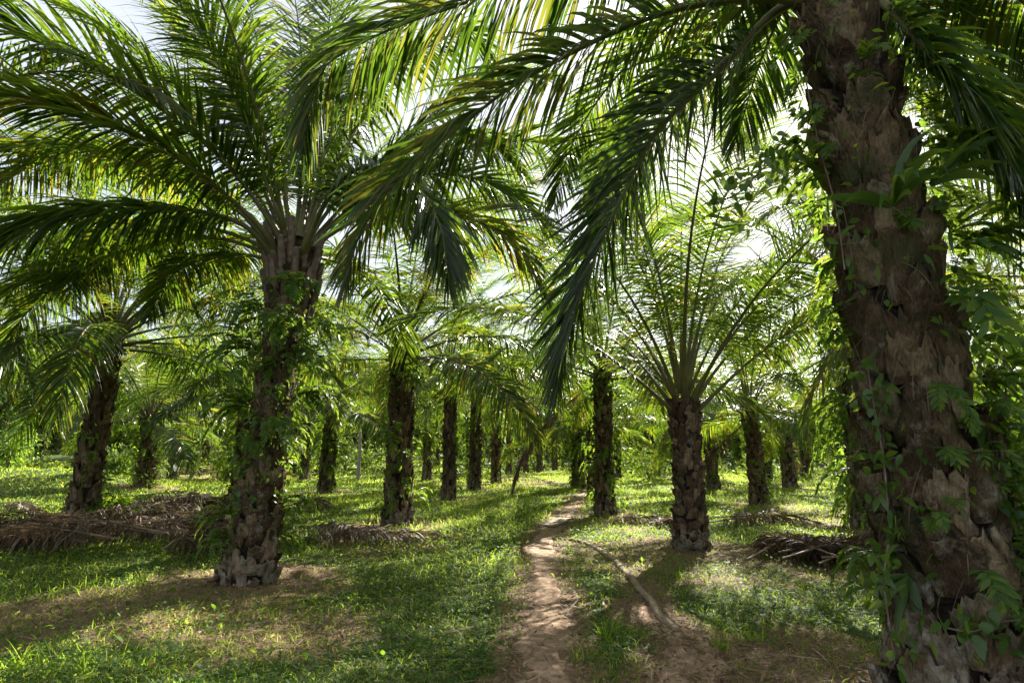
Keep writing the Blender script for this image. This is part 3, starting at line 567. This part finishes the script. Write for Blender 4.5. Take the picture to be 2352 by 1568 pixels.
fern('fern fronds jutting left from the lower huge trunk', cR, zR(1300), -.75, .44, 4, .42, .09, 505, .15)
fern('dark fern tuft on the right side of the lower huge trunk', cR, zR(1270), .62, .42, 5, .46, .09, 506, .3)
fern('small fern in a cleft at the middle of the lower huge trunk', cR, zR(1190), -.05, .42, 3, .26, .07, 507, .2)
fern('fern hanging from the left edge of the huge trunk, above its bare patch', cR, zR(1080), -.80, .40, 4, .40, .085, 508, .1)
fern('fern tuft on the left edge of the huge trunk beside the far palms', cR, zR(900), -.88, .38, 4, .36, .08, 509, .2)
fern('fern under the strap leaves at the upper left of the huge trunk', cR, zR(560), -.60, .37, 4, .34, .08, 510, .2)
fern('wide fern on the right shoulder of the huge trunk', cR, zR(560), .92, .36, 8, .75, .13, 511, .5)
fern('feathery fern on the right edge of the huge trunk, upper half', cR, zR(330), .92, .36, 8, .65, .12, 512, .4)
fern('fern clump spilling off the right edge of the huge trunk, mid height', cR, zR(860), .95, .38, 8, .60, .12, 513, .3)
fern('feathery fern clinging near the top left of the huge trunk', cR, zR(250), -.9, .35, 7, .40, .09, 514, .2)
fern('fern at the top right corner of the huge trunk', cR, zR(130), .9, .35, 7, .55, .10, 515, .3)
fern('fern clump right of the huge trunk foot', cR, zR(1480), .85, .46, 6, .48, .10, 516, .4)
strap('fern with broad upright strap leaves on the upper face of the huge trunk', cR, zR(480), .12, .38, 12, .56, .060, 520, 1.0, 1.4)
strap('large strap leaved fern arching from the right of the upper huge trunk', cR, zR(430), .60, .37, 12, .55, .05, 521, 1.0, 1.0)
strap('strap leaved fern with yellow tipped blades on the right shoulder of the huge trunk', cR, zR(520), .98, .37, 16, .60, .048, 522, .6, 1.3)
strap('long leaved fern hanging at the right edge of the huge trunk, mid height', cR, zR(760), 1.0, .38, 14, .60, .05, 523, .3, 1.8)
strap('pointed dark strap leaves low on the left face of the huge trunk', cR, zR(1330), -.35, .43, 4, .38, .055, 524, -.6, .9)
strap('single arching strap leaf low on the right face of the huge trunk', cR, zR(1330), .72, .45, 2, .42, .07, 525, .2, 2.0)
strap('strap leaved fern on the lower right edge of the huge trunk', cR, zR(1080), .95, .42, 14, .55, .05, 526, .5, 1.5)
strap('narrow strap leaves on the left edge of the huge trunk below the sun', cR, zR(350), -.7, .35, 6, .34, .045, 527, .5, 1.0)
vine('leafy vine sprig of broad dark leaves hanging in front of the fronds below the sun', [P(1800, 350, 4.3), P(1750, 390, 4.2), P(1700, 440, 4.1), P(1640, 470, 4.1)], 530, 95, .115, .048, .27)
vine('vine trailing down the left edge of the huge trunk', [P(2040, 1250, YR-.35), P(2030, 1330, YR-.38), P(2040, 1420, YR-.4), P(2055, 1520, YR-.42)], 531, 60, .09, .045, .16)
vine('vine with round yellow green leaves at the foot of the huge trunk', [P(2170, 1440, YR-.5), P(2230, 1450, YR-.5), P(2290, 1430, YR-.45), P(2350, 1420, YR-.4)], 532, 34, .10, .06, .16)
vine('vine with hanging leaves on the left of the huge trunk, above the dead fronds', [P(1990, 830, YR-.2), P(2010, 950, YR-.25), P(2030, 1060, YR-.3), P(2040, 1180, YR-.35)], 533, 60, .10, .05, .18)
vine('creeper on the upper left edge of the huge trunk beside the sun', [P(1850, 180, YR-.1), P(1880, 330, YR-.1), P(1920, 480, YR-.15), P(1940, 620, YR-.2)], 534, 60, .08, .045, .30)
vine('creeper covering the lower right side of the huge trunk', [P(2300, 700, YR-.1), P(2310, 900, YR-.1), P(2330, 1100, YR-.15), P(2350, 1300, YR-.2)], 535, 150, .12, .06, .45)
zL = lambda py: P(600, py, YL-.3)[2]
cL = clL
for i, (lab, py, off, nf, L, pin) in enumerate([
 ('fern curling over the crown end of the slanting trunk', 650, .1, 9, .50, .10), ('fern hanging left below the crown of the slanting trunk', 700, -.8, 8, .55, .10), ('fern hanging right below the crown of the slanting trunk', 730, .8, 9, .60, .10),
 ('large pale fern reaching left from the middle of the slanting trunk', 800, -.75, 7, .75, .13), ('fern on the right face of the slanting trunk, upper middle', 830, .55, 8, .60, .11), ('bright fern on the right edge of the slanting trunk', 900, .75, 8, .55, .11),
 ('fern with a long tip on the face of the slanting trunk', 980, .1, 4, .45, .09), ('fern on the left edge of the slanting trunk, mid height', 930, -.9, 8, .55, .11), ('small fern low on the left of the slanting trunk', 1180, -.8, 5, .38, .08),
 ('white lit fern tip on the right of the lower slanting trunk', 1150, .9, 3, .36, .08), ('fern low on the right edge of the slanting trunk', 1235, .85, 5, .40, .09), ('fern on the left of the slanting trunk above its pale foot', 1240, -.7, 4, .34, .08),
 ('ragged fern on the face of the slanting trunk under the crown', 740, -.1, 8, .48, .10)]):
    fern(lab, cL, zL(py), off, .31, nf+4, L*1.25, pin*1.15, 600+i, .5)
vine('vine climbing the left edge of the slanting trunk', [P(570, 1180, YL-.2), P(560, 1080, YL-.2), P(580, 960, YL-.2), P(600, 840, YL-.2)], 640, 90, .10, .05, .35)
vine('vine climbing the right edge of the slanting trunk', [P(650, 1120, YL-.2), P(660, 960, YL-.2), P(690, 840, YL-.2), P(712, 700, YL-.2)], 641, 130, .10, .05, .40)
fern('fern drooping from under the crown of the bare dark trunk', [G(915, 1205), P(928, 800, G(915, 1205)[1])], 3.4, .1, .36, 6, .75, .14, 650, .2)
fern('large light fern low on the face of the bare dark trunk', [G(915, 1205), P(928, 800, G(915, 1205)[1])], 2.0, -.3, .36, 6, .9, .15, 651, .2)

# ------------------------------------------------------------------ far palms, thin trees and the wood behind
rgF = np.random.default_rng(90); CR = []
for v in range(4):
    g = Geo(); gr = Geo(); n = 28; a0 = rgF.random()*6
    for i in range(n):
        q = i/(n-1); ci = min(6, int(round(6.4*q**.8))); az = a0 + i*2.4; _, _, (V, F, A), (V2, F2, A2) = LIB[ci, i % 2]; sc = rgF.uniform(.8, 1.0)
        c_, s_ = cos(az), sin(az); M3 = np.array([[c_, -s_, 0], [s_, c_, 0], [0, 0, 1]])
        off = np.array([.2*c_, .2*s_, .2-.5*q]); g.add((V*sc) @ M3.T + off, F, A); g.add((V2*sc) @ M3.T + off, F2, A2)
    m_ = g.mesh('palm_crown'); m_.materials.append(M_palm); CR.append(m_)
TF = trunk_mesh('far_trunk', [(0, 0, -.2), (.02, .02, 1.8), (0, 0, 3.6)], [.32, .26, .24, .24, .26], np.random.default_rng(33), 40, 60, per_m=36, w=.24, ln=.36, low=1.0, K=6, C=7); TF.materials.append(M_trunk)
half = R(45)
for j in range(-2, 13):
    for i in range(-14, 15):
        x = i*8.8 + (j % 2)*4.4 + rgF.normal(0, .7) + 1.5; y = 30 + j*7.6 + rgF.normal(0, .7)
        if y < 31 or abs(math.atan2(x, y)) > half or np.hypot(x, y) > 98: continue
        if np.min(np.hypot(PALM_XY[:, 0]-x, PALM_XY[:, 1]-y)) < 5.0: continue
        if abs(math.atan2(x, y) - math.atan2(2.5, 26)) < .02 and y < 60: continue
        z = float(gz(x, y)); side = 'left' if x < -8 else ('right' if x > 8 else 'middle')
        t = thing('oil_palm', f'distant oil palm in the crowded rear rows at the {side} of the plantation', 'palm tree', (x, y, z), rgF.random()*6.28, f'distant oil palms in the rear rows, {side}')
        h = rgF.uniform(4.0, 5.6); tr = obj('trunk', TF, None, t); tr.scale = (.9, .9, h/3.6); fc = obj('fern_cover', FC[int(rgF.integers(4))], None, t); fc.scale = (1, 1, h/3.6)
        cw = obj('crown', CR[int(rgF.integers(4))], None, t); cw.location = (0, 0, h); cw.rotation_euler = (rgF.normal(0, .05), rgF.normal(0, .05), 0); s_ = rgF.uniform(.85, 1.1); cw.scale = (s_, s_, s_)
def thin_tree(label, px, py, h, r, seed):
    rg = np.random.default_rng(seed); f = G(px, py); f[2] = gz(f[0], f[1]); t = thing('thin_tree', label, 'tree', f)
    pts = np.array([[0, 0, -.1], [.05, 0, h*.4], [.0, .05, h*.75], [.1, 0, h]]); g = Geo(); tube(g, spline(pts, 14), np.linspace(r, r*.5, 14), 8)
    for _ in range(6):
        a = rg.random()*6.28; z = h*rg.uniform(.6, .98); tube(g, spline([[0, 0, z], [.6*cos(a), .6*sin(a), z+.5], [1.3*cos(a), 1.3*sin(a), z+.8]], 6), np.linspace(r*.4, r*.12, 6), 5)
    obj('trunk', g.mesh('thin_trunk', True), M_pale, t)
    n = 700; g = Geo(); c = rg.normal(0, 1, (n, 3))*[.9, .9, .7] + [0, 0, h+.3]
    strips(g, c, rg.normal(0, 1, (n, 3)) - [0, 0, .4], rg.normal(0, 1, (n, 3)), rg.uniform(.15, .3, n), rg.uniform(.06, .12, n), rg.uniform(.3, 1.2, n), rg.random(n), K=3)
    obj('crown', g.mesh('thin_crown'), M_fern, t)
thin_tree('thin pale tree trunk standing right of the leaf draped palm', 822, 1098, 4.6, .14, 701)
thin_tree('thin whitish sapling trunk in front of the reddish slope at left', 402, 1096, 3.0, .12, 702)
thin_tree('grey straight tree trunk in the rear behind the thin pale one', 788, 1078, 5.5, .22, 703)

def shrub(label, x, y, w, h, seed, n=900, L=.25, wid=.07, mat=None):
    rg = np.random.default_rng(seed); t = thing('shrub', label, 'shrub', (x, y, float(gz(x, y))), 0, 'shrubs between the palms')
    g = Geo()
    tips = []
    for _ in range(9):
        a = rg.random()*6.28; e = np.array([cos(a)*w*rg.uniform(.3, .9), sin(a)*w*rg.uniform(.3, .9), h*rg.uniform(.6, 1.0)]); c = spline([[0, 0, -.05], e*[.3, .3, .6], e], 8); tube(g, c, np.linspace(.02, .006, 8), 5); tips.append(c)
    obj('stem', g.mesh('shrub_stem', True), M_branch, t); tips = np.concatenate([c[2:] for c in tips])
    b = tips[rg.integers(0, len(tips), n)] + rg.normal(0, .16*w, (n, 3)); b[:, 2] = np.abs(b[:, 2])
    g = Geo(); d = nrm(b*[1, 1, .3]) + rg.normal(0, .5, (n, 3)); strips(g, b, d, rg.normal(0, 1, (n, 3)), L*rg.uniform(.6, 1.2, n), wid*rg.uniform(.6, 1.2, n), rg.uniform(.3, 1.6, n), rg.random(n), K=3)
    obj('foliage', g.mesh('shrub_leaves'), mat or M_fern, t)
for i, (lab, px, py, w, h) in enumerate([
 ('bright shrub on the grassy bank at the left edge', 60, 1105, 1.6, 1.4), ('tall grassy shrub between the leaning palm and the ivy covered one', 265, 1120, 1.2, 1.2), ('weedy shrub right of the leaning palm foot', 235, 1195, .5, .6),
 ('leafy shrub behind the stocky young palm, left of it', 1490, 1105, 2.2, 2.0), ('shrub at the right of the rear rows', 1930, 1095, 2.2, 2.2), ('shrub in the rear between the far trunks, left of centre', 860, 1090, 2.4, 1.8), ('shrub under the reddish slope at left', 520, 1100, 1.8, 1.6),
 ('rear shrub near the far end of the path', 1420, 1085, 2.6, 2.2), ('shrub at the left edge beneath the raised bank palm', 10, 1130, 1.2, 1.5)]):
    f = G(px, py); shrub(lab, f[0], f[1], w, h, 720+i)
shrub('tall leafy thicket right of the huge trunk at the picture edge', 5.4, 6.2, 1.1, 2.6, 740, 1500, .26, .07)
shrub('thicket behind the huge trunk, glimpsed along its right edge', 6.3, 8.6, 1.3, 2.4, 741, 1000, .24, .08)

M_far = leaf_mat('far_foliage', [(0, (.020, .048, .010)), (1, (.05, .085, .018))], [(0, (.09, .17, .015)), (1, (.24, .30, .03))], .42, .5, .3)
rgW = np.random.default_rng(95); n = 42000                        # the far wood that closes the view
a = rgW.uniform(-.95, .95, n); dd = 88 + 28*rgW.random(n); x = np.sin(a)*dd; y = np.cos(a)*dd; top = 7 + 6*vnoise(x, y, 7.0)
b = np.stack([x, y, gz(x, y) + top*rgW.random(n)**.8], 1); g = Geo()
strips(g, b, rgW.normal(0, 1, (n, 3)) - [0, 0, .3], rgW.normal(0, 1, (n, 3)), rgW.uniform(.8, 1.9, n), rgW.uniform(.3, .7, n), rgW.uniform(.3, 1.2, n), rgW.random(n), K=2)
tag(obj('far_wood', g.mesh('far_wood'), M_far), 'dense far wood closing the view behind the palms', 'wood', kind='stuff')
n = 16000; a = rgW.uniform(-.85, .85, n); dd = 40 + 50*rgW.random(n)**.7; x = np.sin(a)*dd; y = np.cos(a)*dd; cl = vnoise(x, y, 3.0); k_ = (cl > .58); x, y, cl = x[k_], y[k_], cl[k_]; n = len(x)
b = np.stack([x, y, gz(x, y) + 2.2*(cl-.5)*2*rgW.random(n)], 1); g = Geo()
strips(g, b, rgW.normal(0, 1, (n, 3)) + [0, 0, .3], rgW.normal(0, 1, (n, 3)), rgW.uniform(.4, .9, n), rgW.uniform(.12, .3, n), rgW.uniform(.5, 1.8, n), rgW.random(n), K=2)
tag(obj('undergrowth', g.mesh('undergrowth'), M_far), 'low green undergrowth among the far palm rows', 'undergrowth', kind='stuff')

# ------------------------------------------------------------------ dead fronds, branch, pole, planks, stump
def dead_frond(label, a, b, seed, hgt=.25, Lm=.55, group=None, n=90, c=None):
    rg = np.random.default_rng(seed); a = np.asarray(a, float); b = np.asarray(b, float); m = (a+b)/2 + np.append(rg.normal(0, .25, 2), 0) if c is None else np.asarray(c, float)
    for q, h in ((a, hgt*.7+.04), (m, hgt+.06), (b, .06)): q[2] = gz(q[0], q[1]) + h
    pts = spline([a, m, b], 26); t = thing('dry_frond', label, 'dead frond', a, 0, group); pts = pts - a
    lf, rb = frond(pts, rg, n=n, Lm=Lm, wid=.026, K=5, pet=.16, droop=2.2, plume=.75, rib=.022, rb0=.55, missing=.12, sag_base=.1)
    V, F, A = lf.data(); gzz = gz(V[:, 0]+a[0], V[:, 1]+a[1]) - a[2] + .012; V[:, 2] = np.maximum(V[:, 2], gzz + .03*rg.random(len(V)))
    obj('leaflets', mesh('dry_leaflets', V, F, {'var': A}), M_dead, t); obj('midrib', rb.mesh('dry_midrib', True), M_ribdead, t); return t
DG = 'dead fronds heaped on the ground'
rows = [('dead frond with a thick curved stalk lying along the front of the left heap', (380, 1275), (-120, 1265), .38), ('dead frond with curled leaflets at the left edge of the heap', (300, 1262), (-150, 1242), .34),
        ('dead frond with its cut stalk pointing at the slanting trunk foot', (370, 1300), (545, 1262), .22), ('dead frond along the crest of the left heap behind the others', (130, 1232), (560, 1205), .40),
        ('dead frond lying behind the main left heap, darker and flatter', (270, 1195), (560, 1172), .34), ('dead frond on the far low heap behind the left one', (300, 1160), (520, 1152), .24)]
for i, (lab, pa, pb, h) in enumerate(rows): dead_frond(lab, G(*pa), G(*pb), 800+i, h*1.15, .65, DG)
for i in range(20):
    rg = np.random.default_rng(830+i); xa = rg.uniform(0, 480); ya = rg.uniform(1225, 1285); s_ = rg.choice([-1, 1]); xb = xa + s_*rg.uniform(220, 420)
    dead_frond('brown dead frond tangled inside the left heap', G(xa, ya), G(min(xb, 530), ya + rg.uniform(-22, 10)), 830+i, rg.uniform(.15, .40), .6, DG + ', inside the left heap')
for i in range(4):
    rg = np.random.default_rng(850+i); dead_frond('dark dead frond in the narrow heap behind the leaning left palm', G(270+60*i, 1180+8*rg.random()), G(480+30*i, 1168+10*rg.random()), 850+i, rg.uniform(.25, .45), .6, DG + ', second row')
dead_frond('green brown cut frond lying right of the slanting trunk', G(650, 1262), G(1010, 1238), 860, .16, .75, DG); dead_frond('thin dead frond lying flat behind the cut green brown one', G(640, 1235), G(880, 1228), 861, .16, .6, DG)
dead_frond('bare dry frond with upright leaflets right of the slanting trunk', G(690, 1240), G(960, 1250), 862, .20, .7, DG)
for i, (pa, pb, h, lab) in enumerate([((1715, 1300), (2050, 1250), .12, 'dead frond with a pale broad stalk end at the left tip of the right heap'), ((1800, 1310), (2060, 1262), .22, 'dead frond lowest in front of the right heap'), ((1850, 1290), (2080, 1240), .28, 'dead frond with pale stalk along the top of the right heap'),
                                      ((1990, 1310), (1850, 1265), .2, 'dead frond crossing the right heap toward the stump'), ((1990, 1300), (2090, 1230), .2, 'dead frond between the stump and the huge trunk'),
                                      ((1430, 1212), (1590, 1196), .08, 'dead frond lying left of the stocky young palm'), ((1490, 1216), (1570, 1205), .12, 'split pale stalk of a dead frond left of the stocky young palm'), ((1620, 1212), (1830, 1198), .14, 'dead frond with a yellowish stalk right of the stocky young palm'),
                                      ((1640, 1200), (1880, 1204), .16, 'grey dead frond behind the yellowish stalked one'), ((1700, 1128), (1600, 1120), .3, 'dead fronds stalk beside the dark palm in open grass'), ((1110, 1112), (1270, 1110), .3, 'dead frond at the foot of the middle distance palm'), ((660, 1178), (760, 1172), .2, 'small dead frond in the grass right of the slanting trunk'),
                                      ((0, 1178), (90, 1184), .2, 'dead frond in the grass at the far left edge'), ((20, 1205), (100, 1232), .12, 'dead frond with a whitish stalk left of the leaning palm')]):
    dead_frond(lab, G(*pa), G(*pb), 870+i, h, .55, DG)
for i in range(9):
    rg = np.random.default_rng(980+i); xa = rg.uniform(1780, 2000); s_ = rg.choice([-1, 1]); dead_frond('brown dead frond tangled inside the right heap', G(xa, rg.uniform(1262, 1312)), G(min(xa + s_*rg.uniform(120, 220), 2080), rg.uniform(1250, 1305)), 980+i, rg.uniform(.08, .28), .55, DG + ', inside the right heap')
def log(name, label, cat, rows, rads, mat, lift, flat=1.0, n=30, sides=6, wob=.0):
    c = np.array([G(*r) for r in rows]); c = spline(c, n); c[:, 2] = gz(c[:, 0], c[:, 1]) + lift; o = c[0].copy(); g = Geo()
    rg = np.random.default_rng(3); c2 = c-o + rg.normal(0, .003, c.shape) + wob*np.stack([np.sin(np.arange(n)*.55), 0*np.arange(n), .4*np.sin(np.arange(n)*.4)], 1)
    tube(g, c2, np.interp(np.linspace(0, 1, n), np.linspace(0, 1, len(rads)), rads)*rg.uniform(.94, 1.06, n), sides, .5, flat); t = obj(name, g.mesh(name, True), mat); t.location = o; return tag(t, label, cat)
log('fallen_branch', 'crooked bare branch lying across the foot of the slanting trunk', 'branch', [(470, 1352), (520, 1334), (560, 1330), (600, 1322), (632, 1314)], [.02, .045, .05, .055, .06], M_branch, .07, wob=.015)
log('timber_pole', 'long pale curved timber pole edging the grass right of the dirt path', 'pole', [(1268, 1236), (1330, 1243), (1390, 1268), (1432, 1306), (1480, 1366), (1520, 1418), (1552, 1452)], [.03, .044, .050, .052, .050, .048, .046], M_wood, .018, .6, 60, wob=.012)
def plank(label, px, py, L, w, rz, seed):
    f = G(px, py); f[2] = gz(f[0], f[1]) + .035; g = Geo(); rg = np.random.default_rng(seed); n = 10; y = np.linspace(-L/2, L/2, n); t_ = .03
    xs = w/2*(1+.06*rg.normal(0, 1, n)); zb = .012*np.sin(y*2); V = np.stack([np.stack([-xs, y, zb], 1), np.stack([xs, y, zb], 1), np.stack([xs, y, zb+t_], 1), np.stack([-xs, y, zb+t_], 1)], 1)
    ix = np.arange(n*4).reshape(n, 4); j = (np.arange(4)+1) % 4; F = np.concatenate([np.stack([ix[:-1], ix[:-1][:, j], ix[1:][:, j], ix[1:]], -1).reshape(-1, 4), [ix[0][::-1], ix[-1]]])
    g.add(V, F, .5); o = obj('plank', g.mesh('plank'), M_wood); o.location = f; o.rotation_euler = (0, 0, rz); tag(o, label, 'plank', 'planks on the path')
plank('weathered grey plank on the path, left of the two', 1268, 1203, 1.5, .17, -.38, 1); plank('weathered grey plank on the path, right of the two', 1288, 1203, 1.5, .20, -.36, 2)
f = G(2003, 1288); t = thing('stump', 'short brown cut stump in the dead fronds beside the huge trunk', 'stump', (f[0], f[1], float(gz(f[0], f[1])))); g = Geo(); tube(g, [[0, 0, -.05], [.005, 0, .1], [0, .01, .22], [.01, 0, .27]], [.12, .105, .10, .10], 6); obj('trunk', g.mesh('stump_wood'), M_branch, t)

# ------------------------------------------------------------------ grass, herbs, litter
rgG = np.random.default_rng(11)
def scatter(n, d0, d1, power, amax=.80):
    u = rgG.random(n); d = (d0**power + u*(d1**power-d0**power))**(1/power); a = rgG.uniform(-amax, amax, n); return np.sin(a)*d, np.cos(a)*d, d
def upright(n, sp): return nrm(rgG.normal(0, sp, (n, 3))*[1, 1, .3] + [0, 0, 1])
g = Geo()
x, y, d = scatter(300000, 3.4, 70, .55); bb = bare(x, y); k_ = rgG.random(len(x)) > bb*.98 + .18*(vnoise(x, y, .9) > .62); x, y, d = x[k_], y[k_], d[k_]; n = len(x)
lush = .55 + .9*vnoise(x, y, 2.3); far = sstep(8, 20, d)
h = rgG.uniform(.05, .15, n)*lush*(1 + .5*far); dirv = upright(n, .45)
strips(g, np.stack([x, y, gz(x, y)-.01], 1), dirv, rgG.normal(0, 1, (n, 3))*[1, 1, .1], h, np.maximum(.006, .0011*d)*rgG.uniform(.7, 1.3, n), rgG.uniform(.4, 2.2, n), np.clip(rgG.random(n)*.85 + .15*bare(x, y), 0, 1), K=2, prof=[1, .75, .06])
tag(obj('grass', g.mesh('grass'), M_grass), 'short green grass covering the plantation floor', 'grass', kind='stuff')
g = Geo()
x, y, d = scatter(150000, 3.4, 30, .6); bb = bare(x, y); k_ = rgG.random(len(x)) > bb*.96 + .3*(vnoise(x, y, 1.3) < .42); x, y, d = x[k_], y[k_], d[k_]; n = len(x)
hh = rgG.uniform(.01, .14, n)*(.35+1.1*vnoise(x, y, 1.7)); dirv = nrm(rgG.normal(0, 1, (n, 3))*[1, 1, .35] + [0, 0, .25])
lw = (rgG.uniform(.016, .042, n) + (rgG.random(n) < .12)*rgG.uniform(.02, .045, n))*(1+.02*d)
strips(g, np.stack([x, y, gz(x, y)+hh], 1), dirv, np.cross(dirv, [0, 0, 1.0]) + rgG.normal(0, .25, (n, 3)), lw, lw*rgG.uniform(.38, .6, n), rgG.uniform(.3, 1.5, n), rgG.random(n), K=3, prof=[.25, 1, .8, .06])
tag(obj('ground_cover', g.mesh('ground_cover'), M_herb), 'small broad leaved weeds growing through the grass', 'weeds', kind='stuff')
g = Geo()
x, y, d = scatter(150000, 3.4, 26, .6); bb = bare(x, y); pm = strip_mask(x, y, pc, pw*.7, .05); k_ = (rgG.random(len(x)) < bb*.8 + .06) & (rgG.random(len(x)) > pm*.86); x, y, d = x[k_], y[k_], d[k_]; n = len(x)
dirv = nrm(rgG.normal(0, 1, (n, 3))*[1, 1, .25] + [0, 0, .05]); lw = rgG.uniform(.012, .048, n)*(1+.02*d)
strips(g, np.stack([x, y, gz(x, y)+rgG.uniform(.006, .03, n)], 1), dirv, np.cross(dirv, [0, 0, 1.0]) + rgG.normal(0, .3, (n, 3)), lw, lw*rgG.uniform(.2, .5, n), rgG.uniform(-.5, .5, n), rgG.random(n), K=2)
tag(obj('leaf_litter', g.mesh('leaf_litter'), M_litter), 'dry brown leaf litter on the bare ground', 'leaf litter', kind='stuff')

g = Geo()
x, y, d = scatter(5200, 3.6, 20, .6); k_ = rgG.random(len(x)) < bare(x, y)*.75 + .05; x, y, d = x[k_], y[k_], d[k_]; n = len(x); dirv = nrm(rgG.normal(0, 1, (n, 3))*[1, 1, .06])
strips(g, np.stack([x, y, gz(x, y)+rgG.uniform(.022, .05, n)], 1), dirv, np.cross(dirv, [0, 0, 1.0]), rgG.uniform(.08, .38, n), rgG.uniform(.006, .016, n), rgG.uniform(-.4, .4, n), rgG.random(n), K=4, prof=[.8, 1, .9, .8, .3])
tag(obj('twigs', g.mesh('twigs'), M_litter), 'dry twigs and leaflet strips scattered on the bare soil', 'twigs', kind='stuff')
def tuft(label, px, py, seed, n=16, L=.32, wid=.012, spread=.4):
    rg = np.random.default_rng(seed); f = G(px, py); f[2] = gz(f[0], f[1])-.01; g = Geo(); d = nrm(rg.normal(0, spread, (n, 3))*[1, 1, .2] + [0, 0, 1])
    strips(g, rg.normal(0, .04, (n, 3))*[1, 1, 0], d, np.cross(d, rg.normal(0, 1, (n, 3))), L*rg.uniform(.5, 1.1, n), wid*rg.uniform(.7, 1.3, n), rg.uniform(.3, 1.6, n), rg.random(n)*.8, K=5, prof=[.7, 1, .9, .7, .4, .03])
    o = obj('grass_tuft', g.mesh('grass_tuft'), M_grass); o.location = f; return tag(o, label, 'grass tuft', 'taller grass tufts')
for i, (lab, px, py, n, L) in enumerate([('tall grass tuft in the bottom left corner', 30, 1550, 22, .30), ('grass tuft with bright upright blades near the bottom left corner', 110, 1560, 22, .30), ('grass tuft third from the bottom left corner', 190, 1545, 16, .24), ('broad bladed grass tuft between the path and the pole end', 1395, 1470, 26, .30),
        ('grass tuft at the right end of the timber pole', 1660, 1490, 20, .20), ('single stemmed grass sprout right of the pole', 1560, 1330, 12, .2), ('grass tuft beside the path near the pole start', 1390, 1250, 10, .22), ('grass tuft at the right of the pole end near bare soil', 1730, 1470, 16, .18),
        ('grass tuft at the path edge in the lower middle', 1330, 1520, 16, .2)]):
    tuft(lab, px, py, 900+i, n, L)
